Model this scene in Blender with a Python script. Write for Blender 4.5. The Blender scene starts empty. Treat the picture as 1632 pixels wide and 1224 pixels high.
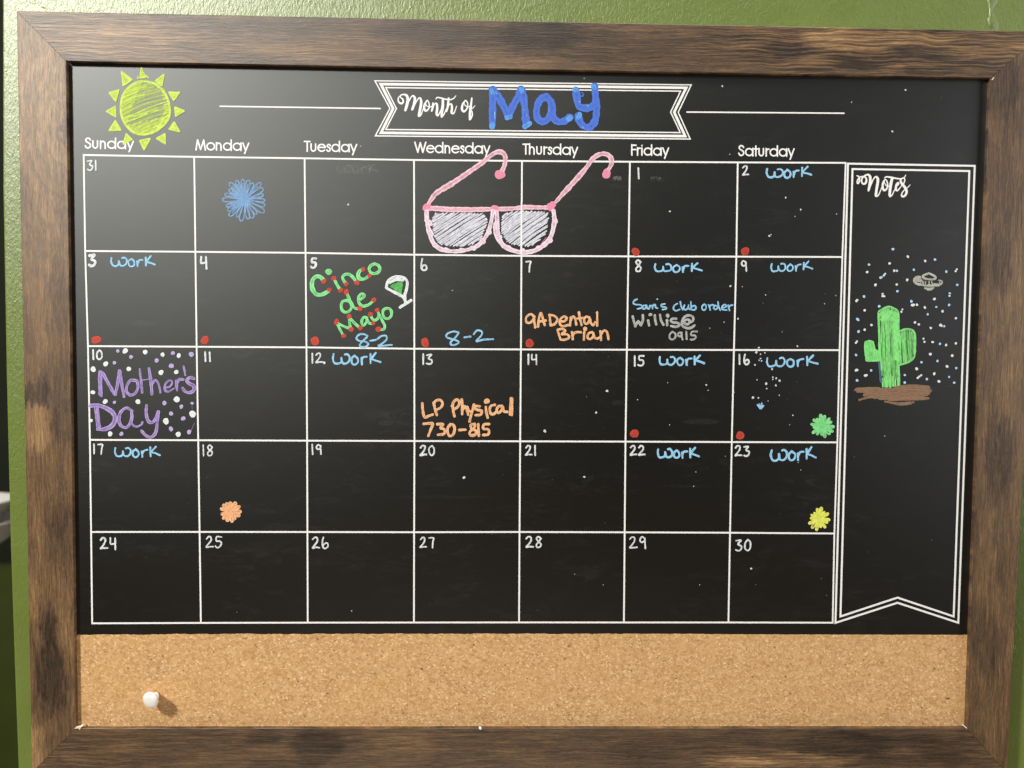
import bpy, bmesh, math, random
import numpy as np
from mathutils import Vector, Matrix

scene = bpy.context.scene
COL = scene.collection
rnd = random.Random(7)

# ------------------------------------------------------------------ camera
# board frame: X right, Y up, Z out of the board; world = (X, -Z, Y + H0)
H0 = 0.0
CAM = np.array([0.018782, 0.028851, 0.463931])
ROT = np.array([[0.9998053, 0.0060081, 0.0187929],
                [-0.0051044, 0.9988452, -0.0477729],
                [-0.0190582, 0.0476677, 0.9986814]])
FPX = 1200.0
def world(p): return Vector((p[0], -p[2], p[1] + H0))
cam_data = bpy.data.cameras.new('camera')
cam = bpy.data.objects.new('camera', cam_data); COL.objects.link(cam)
cam_data.sensor_width = 36.0; cam_data.lens = 36.0 * FPX / 1632.0
cam_data.clip_start = 0.02; cam_data.clip_end = 50
ax = [Vector((r[0], -r[2], r[1])) for r in ROT]
M = Matrix.Identity(4)
for i in range(3):
    for j in range(3): M[j][i] = ax[i][j]
M.translation = world(CAM)
cam.matrix_world = M
cam_data.dof.use_dof = True; cam_data.dof.focus_distance = 0.464; cam_data.dof.aperture_fstop = 5.0
scene.camera = cam

# ------------------------------------------------------------------ light
wd = bpy.data.worlds.new('World'); scene.world = wd; wd.use_nodes = True
nt = wd.node_tree; nt.nodes.clear()
wo = nt.nodes.new('ShaderNodeOutputWorld'); bg = nt.nodes.new('ShaderNodeBackground')
tc = nt.nodes.new('ShaderNodeTexCoord'); sx = nt.nodes.new('ShaderNodeSeparateXYZ')
mr = nt.nodes.new('ShaderNodeMapRange'); cr = nt.nodes.new('ShaderNodeValToRGB')
nt.links.new(tc.outputs['Generated'], sx.inputs[0]); nt.links.new(sx.outputs['Z'], mr.inputs['Value'])
mr.inputs['From Min'].default_value = -1; mr.inputs['From Max'].default_value = 1
nt.links.new(mr.outputs[0], cr.inputs[0])
e = cr.color_ramp.elements
e[0].position = 0.31; e[0].color = (0.26, 0.16, 0.09, 1)      # warm floor of the room
e[1].position = 0.95; e[1].color = (0.80, 0.78, 0.72, 1)        # pale ceiling
m_ = e.new(0.385); m_.color = (0.012, 0.011, 0.008, 1)           # dim far side of the room
m_ = e.new(0.50); m_.color = (0.030, 0.030, 0.026, 1)
m_ = e.new(0.71); m_.color = (0.30, 0.295, 0.275, 1)
nt.links.new(cr.outputs[0], bg.inputs['Color']); bg.inputs['Strength'].default_value = 0.44
nt.links.new(bg.outputs[0], wo.inputs[0])

def area(name, pos, target, shape, size, power, colour, size_y=None):
    d = bpy.data.lights.new(name, 'AREA'); d.shape = shape; d.size = size
    if size_y: d.size_y = size_y
    d.energy = power; d.color = colour
    o = bpy.data.objects.new(name, d); COL.objects.link(o)
    a = world(pos); b = world(target)
    o.location = a; o.rotation_euler = (b - a).to_track_quat('-Z', 'Y').to_euler()
    return o
area('ceiling_lamp', (-1.34, 1.26, 1.24), (0, 0, 0), 'DISK', 0.24, 60, (1.0, 0.985, 0.925))
area('side_window', (1.55, 0.22, 0.48), (0.1, 0, 0), 'RECTANGLE', 0.6, 7.5, (0.95, 0.98, 1.0), 0.9)
area('ceiling_fill', (0.30, 1.75, 0.34), (0, -0.05, 0), 'RECTANGLE', 1.6, 25, (1.0, 0.95, 0.91), 0.6)  # added soft fill from above, in the ceiling's place
area('floor_bounce_fill', (0.10, -1.35, 0.34), (0, 0, 0), 'RECTANGLE', 1.6, 9, (1.0, 0.88, 0.72), 0.6)  # added warm fill from below, standing for bounce off the floor
scene.view_settings.view_transform = 'Standard'; scene.view_settings.look = 'None'
scene.view_settings.exposure = 0.0; scene.view_settings.gamma = 1.0
scene.cycles.transparent_max_bounces = 48; scene.cycles.max_bounces = 8

# ------------------------------------------------------------------ helpers
def ray(px, py, z=0.0):
    """point of the plane Z = z (board frame) seen at photo pixel px, py"""
    d = np.array([(px - 816.0) / FPX, -(py - 612.0) / FPX, -1.0]) @ ROT
    t = (z - CAM[2]) / d[2]
    return CAM + d * t
_o = ray(816, 612); _X = ray(826, 612)
PX = np.linalg.norm(_X - _o) / 10                      # metres per photo pixel on the board

BASE = ray(828, 1232, -0.0092)                         # root: bottom centre of the frame back
ROOT = world(BASE)

def link(name, me, parent=None, mats=(), loc=None):
    o = bpy.data.objects.new(name, me); COL.objects.link(o)
    for m in mats: me.materials.append(m)
    if parent is not None: o.parent = parent
    if loc is not None: o.location = loc
    return o

def mesh_from(name, verts, faces, parent=None, mat=None, origin=None, smooth=False, label=None):
    """verts in board coordinates; object origin at origin (world)"""
    org = ROOT if origin is None else origin
    me = bpy.data.meshes.new(name)
    me.from_pydata([tuple(world(v) - org) for v in verts], [], faces)
    if smooth: me.polygons.foreach_set('use_smooth', [True] * len(me.polygons))
    me.update()
    o = link(name, me, parent, [mat] if mat else [])
    if label: o['label'] = label
    return o

def empty(name, parent=None, loc=(0, 0, 0), label=None):
    o = bpy.data.objects.new(name, None); COL.objects.link(o); o.empty_display_size = 0.02
    o.location = loc
    if parent is not None: o.parent = parent
    if label: o['label'] = label
    return o

# ------------------------------------------------------------------ node helper
class NT:
    def __init__(s, name):
        s.m = bpy.data.materials.new(name); s.m.use_nodes = True
        s.t = s.m.node_tree; s.t.nodes.clear()
        s.out = s.n('ShaderNodeOutputMaterial'); s.b = s.n('ShaderNodeBsdfPrincipled')
        s.l(s.b.outputs[0], s.out.inputs[0])
    def n(s, k, **kw):
        x = s.t.nodes.new(k)
        for a, v in kw.items(): setattr(x, a, v)
        return x
    def l(s, a, b): s.t.links.new(a, b)
    def put(s, sock, v):
        if isinstance(v, bpy.types.NodeSocket): s.l(v, sock)
        else: sock.default_value = v
    def math(s, op, a, b=0.0, c=0.0, clamp=False):
        x = s.n('ShaderNodeMath', operation=op, use_clamp=clamp)
        for i, v in enumerate((a, b, c)): s.put(x.inputs[i], v)
        return x.outputs[0]
    def vec(s, op, a, b):
        x = s.n('ShaderNodeVectorMath', operation=op); s.put(x.inputs[0], a); s.put(x.inputs[1], b)
        return x.outputs['Value'] if op in ('LENGTH', 'DISTANCE', 'DOT_PRODUCT') else x.outputs[0]
    def mul(s, v, k): return s.vec('MULTIPLY', v, k)
    def noise(s, v, scale=1.0, detail=2.0, rough=0.5, dist=0.0, col=False):
        x = s.n('ShaderNodeTexNoise'); s.put(x.inputs['Vector'], v)
        x.inputs['Scale'].default_value = scale; x.inputs['Detail'].default_value = detail
        x.inputs['Roughness'].default_value = rough; x.inputs['Distortion'].default_value = dist
        return x.outputs['Color' if col else 'Fac']
    def voro(s, v, scale, out='Color', feat='F1'):
        x = s.n('ShaderNodeTexVoronoi', feature=feat); s.put(x.inputs['Vector'], v)
        x.inputs['Scale'].default_value = scale
        return x.outputs[out]
    def ramp(s, f, stops, interp='LINEAR'):
        x = s.n('ShaderNodeValToRGB'); s.l(f, x.inputs[0]); r = x.color_ramp; r.interpolation = interp
        r.elements[0].position = stops[0][0]; r.elements[0].color = (*stops[0][1], 1)
        r.elements[1].position = stops[-1][0]; r.elements[1].color = (*stops[-1][1], 1)
        for p, c in stops[1:-1]:
            q = r.elements.new(p); q.color = (*c, 1)
        return x.outputs[0]
    def mix(s, f, a, b, mode='MIX'):
        x = s.n('ShaderNodeMix', data_type='RGBA', blend_type=mode)
        s.put(x.inputs['Factor'], f)
        for i, v in ((6, a), (7, b)):
            s.put(x.inputs[i], (*v, 1) if isinstance(v, tuple) and len(v) == 3 else v)
        return x.outputs[2]
    def rng(s, f, a, b, c=0.0, d=1.0, smooth=False):
        x = s.n('ShaderNodeMapRange'); s.put(x.inputs['Value'], f)
        if smooth: x.interpolation_type = 'SMOOTHSTEP'
        for i, v in zip(('From Min', 'From Max', 'To Min', 'To Max'), (a, b, c, d)): x.inputs[i].default_value = v
        return x.outputs[0]
    def bump(s, h, dist, strength=1.0):
        x = s.n('ShaderNodeBump'); s.l(h, x.inputs['Height']); x.inputs['Distance'].default_value = dist
        x.inputs['Strength'].default_value = strength; s.l(x.outputs[0], s.b.inputs['Normal'])
    def lacquer(s, base, height, dist, strength, gcol, rough, sheen=None):
        """diffuse base under a Beckmann gloss (tighter tail than the default lobe)"""
        bm = s.n('ShaderNodeBump'); s.l(height, bm.inputs['Height']); bm.inputs['Distance'].default_value = dist; bm.inputs['Strength'].default_value = strength
        df = s.n('ShaderNodeBsdfDiffuse'); s.l(base, df.inputs['Color'])
        g = s.n('ShaderNodeBsdfGlossy', distribution='BECKMANN'); s.put(g.inputs['Color'], (*gcol, 1)); s.put(g.inputs['Roughness'], rough)
        a = s.n('ShaderNodeAddShader'); s.l(df.outputs[0], a.inputs[0]); s.l(g.outputs[0], a.inputs[1])
        for x in (df, g): s.l(bm.outputs[0], x.inputs['Normal'])
        s.l(a.outputs[0], s.out.inputs[0]); s.t.nodes.remove(s.b)
    def obj_px(s):
        """object coordinates turned into photo-pixel sized units, x right, y up (z depth)"""
        t = s.n('ShaderNodeTexCoord'); sp = s.n('ShaderNodeSeparateXYZ'); s.l(t.outputs['Object'], sp.inputs[0])
        cb = s.n('ShaderNodeCombineXYZ'); s.l(sp.outputs[0], cb.inputs[0]); s.l(sp.outputs[2], cb.inputs[1]); s.l(sp.outputs[1], cb.inputs[2])
        return s.mul(cb.outputs[0], (1 / PX,) * 3)

def lp(px, py, z=0.0):
    """photo pixel -> root-local px units used by obj_px"""
    w = world(ray(px, py, z)) - ROOT
    return (w[0] / PX, w[2] / PX)

def blobs(N, P, base, lst, z=0.0):
    """adds soft irregular stains: (px, py, rx, ry, amount)"""
    v = base
    for (x, y, rx, ry, a) in lst:
        cx, cy = lp(x, y, z)
        d = N.vec('SUBTRACT', P, (cx, cy, 0)); d = N.mul(d, (1 / rx, 1 / ry, 0))
        r = N.vec('LENGTH', d, (0, 0, 0))
        g = N.rng(r, 1.15, 0.55, 0.0, 1.0, True)
        v = N.math('MULTIPLY_ADD', g, a, v)
    return v

# ------------------------------------------------------------------ materials
def mat_wood(name, vertical, zf):
    N = NT(name)
    P = N.obj_px()
    Pz = N.mul(P, (1, 1, 0))
    wob = N.noise(N.mul(Pz, (1 / 70, 1 / 70, 1)), 1, 2, .5, 0, True)
    wob = N.vec('SUBTRACT', wob, (.5, .5, .5))
    warpP = N.vec('ADD', Pz, N.mul(wob, (12, 9, 0)))
    # stains
    rag = N.noise(N.mul(Pz, (1 / 5, 1 / 26, 1) if vertical else (1 / 26, 1 / 5, 1)), 1, 4, .6, 0, True)
    rag2 = N.noise(N.mul(Pz, (1 / 30, 1 / 30, 1)), 1, 3, .6, 0, True)
    Ps = N.vec('ADD', Pz, N.mul(N.vec('SUBTRACT', rag, (.5, .5, .5)), (12, 70, 0) if vertical else (70, 12, 0)))
    Ps = N.vec('ADD', Ps, N.mul(N.vec('SUBTRACT', rag2, (.5, .5, .5)), (24, 24, 0)))
    if vertical:
        sq = (1 / 34, 1 / 150, 1); fine = (1 / 1.7, 1 / 30, 1); ring = (1 / 4.6, 1 / 110, 1); pore = (1 / 1.3, 1 / 7, 1)
    else:
        sq = (1 / 150, 1 / 30, 1); fine = (1 / 36, 1 / 1.7, 1); ring = (1 / 120, 1 / 4.4, 1); pore = (1 / 8, 1 / 1.3, 1)
    big = N.noise(N.mul(Ps, sq), 1, 3, .55)
    base = N.rng(big, .32, .68, *((.38, .56) if vertical else (.28, .48)))
    if vertical:
        L = [(56, 628, 26, 17, -.30), (56, 680, 24, 40, .34), (98, 670, 17, 34, -.12), (100, 612, 14, 40, -.05), (78, 1000, 12, 34, -.28),
             (82, 1080, 26, 60, -.38), (52, 1195, 20, 50, .42), (110, 1000, 14, 130, .04), (50, 960, 14, 50, .16), (70, 420, 30, 150, .14),
             (95, 470, 14, 80, -.10), (90, 820, 22, 40, -.10), (60, 860, 22, 60, .06), (70, 180, 60, 110, .20), (101, 206, 15, 22, -.34), (100, 206, 7, 12, .20),
             (1590, 240, 60, 130, -.08), (1588, 420, 26, 44, -.24), (1612, 560, 16, 160, .10), (1592, 730, 24, 70, -.30), (1600, 900, 20, 50, -.02),
             (1575, 1030, 20, 60, -.16), (1600, 130, 30, 50, -.22), (1585, 560, 14, 60, .02)]
    else:
        L = [(180, 60, 110, 30, .20), (330, 36, 90, 14, -.14), (470, 82, 130, 12, .16), (520, 42, 130, 16, -.20), (620, 60, 90, 14, .04), (720, 56, 110, 20, -.26), (760, 98, 160, 9, .10), (860, 55, 60, 30, -.30),
             (960, 80, 80, 26, -.12), (1090, 60, 70, 20, -.02), (1255, 75, 34, 22, -.26), (1290, 52, 70, 18, .24), (1370, 62, 100, 18, .28),
             (1450, 100, 120, 16, -.10), (1420, 112, 26, 6, .26), (1560, 70, 80, 30, .16), (900, 112, 150, 6, .14), (1010, 112, 60, 6, -.1),
             (150, 1195, 50, 22, .04), (505, 1190, 44, 28, -.34), (420, 1175, 30, 14, -.22), (640, 1195, 60, 26, .12), (760, 1200, 60, 20, .02), (880, 1200, 70, 26, -.02), (1060, 1190, 90, 22, -.14),
             (1180, 1178, 80, 16, -.02), (1250, 1212, 110, 12, .30), (1180, 1215, 60, 10, .22), (1350, 1185, 90, 22, -.28), (1450, 1215, 120, 14, -.10), (1500, 1185, 60, 26, -.14), (280, 1205, 60, 16, .10)]
    L = [(a, b, rx * 1.15, ry * 1.15, k * .70) for (a, b, rx, ry, k) in L]
    v = blobs(N, Ps, base, L, zf)
    # cathedral grain round the knot and fine streaks
    grain = N.noise(N.mul(warpP, ring), 1, 3, .6, .35)
    fineg = N.noise(N.mul(warpP, fine), 1, 4, .62)
    porei = N.noise(N.mul(Pz, pore), 1, 2, .5)
    kx, ky = lp(100, 206, zf)
    kd = N.vec('LENGTH', N.mul(N.vec('SUBTRACT', Ps, (kx, ky, 0)), (1, .55, 0)), (0, 0, 0))
    rings = N.math('SINE', N.math('MULTIPLY', N.math('POWER', kd, .9), 0.78))
    rings = N.math('MULTIPLY', rings, N.rng(kd, 170, 10, 0, .085))
    g = N.math('ADD', N.math('MULTIPLY', N.math('SUBTRACT', grain, .5), .62), N.math('MULTIPLY', N.math('SUBTRACT', fineg, .5), .85))
    if vertical: g = N.math('ADD', g, rings)
    else:
        msk = blobs(N, Pz, 0.0, [(1400, 66, 330, 70, 1.0), (150, 55, 190, 70, .75), (1240, 1215, 180, 30, .5), (60, 1200, 120, 60, .4)], zf)
        ln = N.noise(N.mul(N.vec('ADD', Pz, N.mul(wob, (0, 14, 0))), (1 / 95, 1 / 3.4, 1)), 1, 2, .45)
        g = N.math('ADD', g, N.math('MULTIPLY', msk, N.rng(ln, .40, .60, -.22, .16, True)))
    v2 = N.math('ADD', v, N.math('MULTIPLY', g, 1.0))
    v2 = N.math('ADD', v2, N.math('MULTIPLY', N.math('SUBTRACT', porei, .5), .34), clamp=True)
    c = N.ramp(v2, [(0.0, (.018, .012, .008)), (.22, (.050, .033, .022)), (.42, (.112, .066, .036)), (.62, (.205, .120, .056)), (.82, (.34, .205, .090)), (1.0, (.52, .35, .18))])
    tint = N.noise(N.mul(Ps, (1 / 120, 1 / 90, 1)), 1, 1)
    c = N.mix(N.rng(tint, .4, .66, 0, .55), c, N.mix(1.0, c, (.88, .90, 1.0), 'MULTIPLY'))
    fleck = N.rng(N.noise(N.mul(warpP, (fine[0] * 1.2, fine[1] * 1.2, 1)), 1.7, 3, .7), .62, .74, 0, .5)
    c = N.mix(fleck, c, (.36, .27, .17))
    N.lacquer(c, N.math('ADD', N.math('MULTIPLY', grain, .45), N.math('MULTIPLY', fineg, .7)), .00030, .75, (.077, .074, .071), N.rng(fineg, .3, .7, .55, .49))
    return N.m

def mat_panel():
    N = NT('black_panel_coating'); P = N.obj_px(); Pz = N.mul(P, (1, 1, 0))
    sm = N.noise(N.mul(Pz, (1 / 150, 1 / 60, 1)), 1, 5, .6, .8)
    sm2 = N.noise(N.mul(Pz, (1 / 42, 1 / 13, 1)), 1, 5, .62, 1.2)
    f = N.math('MULTIPLY', N.rng(sm, .45, .72), N.rng(sm2, .48, .78))
    L = [(1210 - 0, 674, 44, 7, 0), (1118, 672, 34, 5, .5), (985, 642, 12, 5, .45), (615, 675, 14, 4, .4), (230, 515, 22, 5, .35), (570, 268, 34, 10, .30),
         (1010, 480, 60, 3, .0), (984, 284, 7, 3, .5), (1054, 286, 8, 4, .2), (1090, 775, 46, 3, .2), (700, 792, 90, 3, .18), (1300, 980, 60, 5, .12), (1390, 985, 30, 4, .16), (440, 840, 26, 8, .2)]
    rg = N.noise(N.mul(Pz, (1 / 6, 1 / 4, 1)), 1, 3, .6, 0, True)
    Pj = N.vec('ADD', Pz, N.mul(N.vec('SUBTRACT', rg, (.5, .5, .5)), (12, 6, 0)))
    f2 = blobs(N, Pj, 0.0, [b for b in L if b[4] > 0])
    f2 = N.math('MULTIPLY', f2, N.rng(N.noise(N.mul(Pz, (1 / 5, 1 / 2.5, 1)), 1, 3, .6), .35, .65, .15, 1))
    f = N.math('ADD', N.math('MULTIPLY', f, .34), N.math('MULTIPLY', f2, .6), clamp=True)
    dust = N.voro(N.vec('ADD', Pz, N.mul(rg, (3, 3, 0))), 1 / 11., 'Distance')
    dustc = N.voro(N.vec('ADD', Pz, N.mul(rg, (3, 3, 0))), 1 / 11., 'Color')
    spk = N.math('MULTIPLY', N.rng(dust, .075, .035), N.rng(dustc, .62, .9, 0, 1))
    base = N.mix(f, (.0030, .0030, .0026), (.045, .045, .042))
    base = N.mix(N.math('MULTIPLY', spk, .30), base, (.25, .25, .24))
    bmp = N.n('ShaderNodeBump'); N.l(N.noise(N.mul(Pz, (1, 1, 1)), 1 / 1.6, 2), bmp.inputs['Height'])
    bmp.inputs['Distance'].default_value = .00003; bmp.inputs['Strength'].default_value = .4
    df = N.n('ShaderNodeBsdfDiffuse'); N.l(base, df.inputs['Color'])
    g1 = N.n('ShaderNodeBsdfGlossy', distribution='BECKMANN'); g1.inputs["Color"].default_value = (.101, .1035, .102, 1)
    N.l(N.rng(f, 0, 1, .532, .60), g1.inputs['Roughness'])
    g2 = N.n('ShaderNodeBsdfGlossy', distribution='BECKMANN'); g2.inputs['Color'].default_value = (.016, .016, .016, 1); g2.inputs['Roughness'].default_value = .34
    for x in (df, g1, g2): N.l(bmp.outputs[0], x.inputs['Normal'])
    a1 = N.n('ShaderNodeAddShader'); a2 = N.n('ShaderNodeAddShader')
    N.l(df.outputs[0], a1.inputs[0]); N.l(g1.outputs[0], a1.inputs[1]); N.l(a1.outputs[0], a2.inputs[0]); N.l(g2.outputs[0], a2.inputs[1])
    N.l(a2.outputs[0], N.out.inputs[0]); N.t.nodes.remove(N.b)
    return N.m

def mat_cork():
    N = NT('cork'); P = N.obj_px()
    w = N.noise(P, 1 / 5., 2, .5, 0, True)
    Q = N.vec('ADD', P, N.mul(N.vec('SUBTRACT', w, (.5, .5, .5)), (5, 5, 5)))
    Q = N.mul(Q, (1, 1.15, 1))
    sep = N.n('ShaderNodeSeparateColor'); N.l(N.voro(Q, 1 / 2.7), sep.inputs[0])
    s2 = N.n('ShaderNodeSeparateColor'); N.l(N.voro(Q, 1 / 5.2), s2.inputs[0])
    big = N.noise(P, 1 / 90., 3, .5)
    c = N.ramp(sep.outputs[0], [(0, (0.452, 0.243, 0.096)), (.25, (0.565, 0.321, 0.135)), (.6, (0.632, 0.367, 0.159)), (.86, (0.700, 0.423, 0.202)), (1, (0.893, 0.632, 0.356))])
    c = N.mix(N.rng(s2.outputs[1], .62, .95, 0, .5), c, (0.757, 0.485, 0.245))
    c = N.mix(N.rng(s2.outputs[0], .88, .97, 0, .45), c, (0.372, 0.192, 0.074))
    dk = N.math('MULTIPLY', N.rng(sep.outputs[1], .965, .985), N.rng(s2.outputs[2], .55, .75))
    c = N.mix(N.math('MULTIPLY', dk, .8), c, (0.136, 0.062, 0.031))
    c = N.mix(N.rng(big, .35, .65, 0, .22), c, (0.677, 0.395, 0.159))
    holes = blobs(N, N.mul(P, (1, 1, 0)), 0.0, [(241, 1051, 1.8, 1.6, 1), (241.5, 1079, 1.4, 1.2, .8), (672, 1066, 2, 2.4, 1), (475, 1086, 2, 2, 1), (755, 1027.5, 1.8, 1.8, 1),
             (805, 1060, 1.8, 1.4, .9), (840, 1081, 1.6, 1.4, .8), (864, 1054, 1.6, 1.4, .8), (1252, 1078, 1.8, 1.8, 1), (1511, 1113, 4, 2, 1), (1234, 1031, 1.8, 1.6, .8), (1347, 1059, 1.8, 1.6, .8)])
    c = N.mix(N.math('MULTIPLY', holes, .85), c, (0.113, 0.056, 0.031))
    N.l(c, N.b.inputs['Base Color']); N.b.inputs['Roughness'].default_value = .85
    N.b.inputs['Specular IOR Level'].default_value = .25
    h = N.math('ADD', N.voro(Q, 1 / 2.7, 'Distance'), N.noise(P, 1 / 2.2, 3))
    N.bump(h, .00015, .7)
    return N.m

def mat_wall():
    N = NT('green_wall_paint'); P = N.obj_px()
    w = N.noise(P, 1 / 14., 2, .5, 0, True)
    Q = N.vec('ADD', P, N.mul(N.vec('SUBTRACT', w, (.5, .5, .5)), (10, 10, 0)))
    n1 = N.noise(N.mul(Q, (1 / 4.2, 1 / 11., 1 / 5.)), 1, 3, .6)
    n2 = N.noise(N.mul(P, (1 / 2.2, 1 / 4., 1 / 3.)), 1, 2, .5)
    n3 = N.noise(P, 1 / 60., 2, .5)
    c = N.mix(N.rng(n3, .35, .65), (.142, .190, .038), (.152, .205, .045))
    c = N.mix(N.rng(n1, .3, .7, 0, .10), c, (.17, .22, .06))
    nub = N.voro(Q, 1 / 30., 'Distance')
    h = N.math('ADD', n1, N.math('MULTIPLY', n2, .35))
    h = N.math('ADD', h, N.math('MULTIPLY', N.rng(nub, .09, .0), .6))
    N.lacquer(c, h, .00060, .62, (.125, .125, .120), .47)
    return N.m

def mat_plain(name, col, rough=.5, spec=.5, nz=.08, scale=1 / 8.):
    N = NT(name); P = N.obj_px(); n = N.noise(P, scale, 3, .6)
    a = tuple(min(1, x * (1 + nz)) for x in col); b = tuple(x * (1 - nz) for x in col)
    N.l(N.mix(n, b, a), N.b.inputs['Base Color'])
    N.b.inputs['Roughness'].default_value = rough; N.b.inputs['Specular IOR Level'].default_value = spec
    return N.m

def mat_chalk(name, col, edge=None, streak=.55, rough=.72, sc=1.0):
    """liquid chalk: density attribute thins it, streaks run along the stroke, edges dry paler"""
    N = NT(name)
    uv = N.n('ShaderNodeUVMap'); uv.uv_map = 'UVMap'
    at = N.n('ShaderNodeAttribute'); at.attribute_name = 'den'
    s = N.noise(N.mul(uv.outputs[0], (1 / (16 * sc), 1 / (1.15 * sc), 1)), 1, 3, .6)
    P = N.obj_px(); bl = N.noise(P, 1 / (5.0 * sc), 3, .6)
    d = N.math('ADD', at.outputs['Fac'], N.math('MULTIPLY', N.math('SUBTRACT', s, .5), streak))
    d = N.math('ADD', d, N.math('MULTIPLY', N.math('SUBTRACT', bl, .5), streak * .8), clamp=True)
    ed = edge or tuple(min(1, x * .8 + .2) for x in col)
    ae = N.n('ShaderNodeAttribute'); ae.attribute_name = 'edg'
    cc = N.mix(N.math('ADD', N.rng(s, .42, .68, 0, .5), N.math('MULTIPLY', ae.outputs['Fac'], .55), clamp=True), col, ed)
    N.l(cc, N.b.inputs['Base Color']); N.l(d, N.b.inputs['Alpha'])
    N.b.inputs['Roughness'].default_value = rough; N.b.inputs['Specular IOR Level'].default_value = .3
    return N.m

M_WH = mat_wood('rustic_wood_horizontal', False, .0028)
M_WV = mat_wood('rustic_wood_vertical', True, .0028)
M_PANEL = mat_panel(); M_CORK = mat_cork(); M_WALL = mat_wall()
M_PRINT = mat_plain('white_print', (.93, .93, .91), .5, .4, .02)
M_RAW = mat_plain('raw_fibreboard', (.78, .66, .50), .8, .2, .12, 1 / 2.)
CH = {
 'white': mat_chalk('white_chalk_ink', (.72, .78, .82), (.95, .97, .98), 0.57),
 'dim': mat_chalk('grey_chalk_ink', (.46, .47, .46), (.58, .59, .57), 0.57),
 'blue': mat_chalk('light_blue_chalk_ink', (.22, .57, .90), (.50, .80, 1.0), 0.61),
 'flowerblue': mat_chalk('dusty_blue_chalk_ink', (.19, .40, .72), (.38, .58, .85), 0.57),
 'royal': mat_chalk('royal_blue_chalk_ink', (.060, .150, .62), (.10, .22, .74), 0.27),
 'tip': mat_chalk('bright_blue_chalk_ink', (.10, .33, .80), (.16, .42, .88), 0.27),
 'lime': mat_chalk('lime_yellow_chalk_ink', (.60, .80, .075), (.78, .92, .25), 0.57),
 'green': mat_chalk('green_chalk_ink', (.18, .76, .24), (.40, .92, .44), 0.57),
 'cactus': mat_chalk('cactus_green_chalk_ink', (.20, .80, .19), (.38, .92, .34), 0.46),
 'glassgreen': mat_chalk('drink_green_chalk_ink', (.10, .50, .10), (.18, .62, .18), 0.57),
 'red': mat_chalk('red_chalk_ink', (.58, .060, .035), (.68, .11, .075), 0.57),
 'pink': mat_chalk('pink_chalk_ink', (.80, .40, .50), (.95, .72, .80), 0.49),
 'rim': mat_chalk('pale_pink_chalk_ink', (.84, .62, .76), (.95, .84, .92), 0.47),
 'rose': mat_chalk('rose_chalk_ink', (.78, .25, .38), (.84, .36, .48), 0.22),
 'lens': mat_chalk('lavender_white_chalk_ink', (.66, .67, .78), (.90, .90, .97), 0.86),
 'purple': mat_chalk('purple_chalk_ink', (.36, .24, .66), (.66, .52, .88), 0.57),
 'lilac': mat_chalk('lilac_chalk_ink', (.48, .38, .74), (.68, .60, .88), 0.47),
 'orange': mat_chalk('orange_chalk_ink', (.92, .42, .17), (.98, .66, .42), 0.57),
 'yellow': mat_chalk('yellow_chalk_ink', (.80, .86, .06), (.94, .95, .30), 0.54),
 'brown': mat_chalk('brown_chalk_ink', (.26, .150, .092), (.32, .195, .125), 0.30),
 'ufo': mat_chalk('warm_grey_chalk_ink', (.50, .50, .43), (.64, .64, .57), 0.61),
 'star': mat_chalk('pale_blue_chalk_ink', (.42, .66, .92), (.60, .82, 1.0), .2),
 'smear': mat_chalk('faint_blue_smear', (.10, .20, .30), (.14, .28, .40), 0.41),
}

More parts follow.
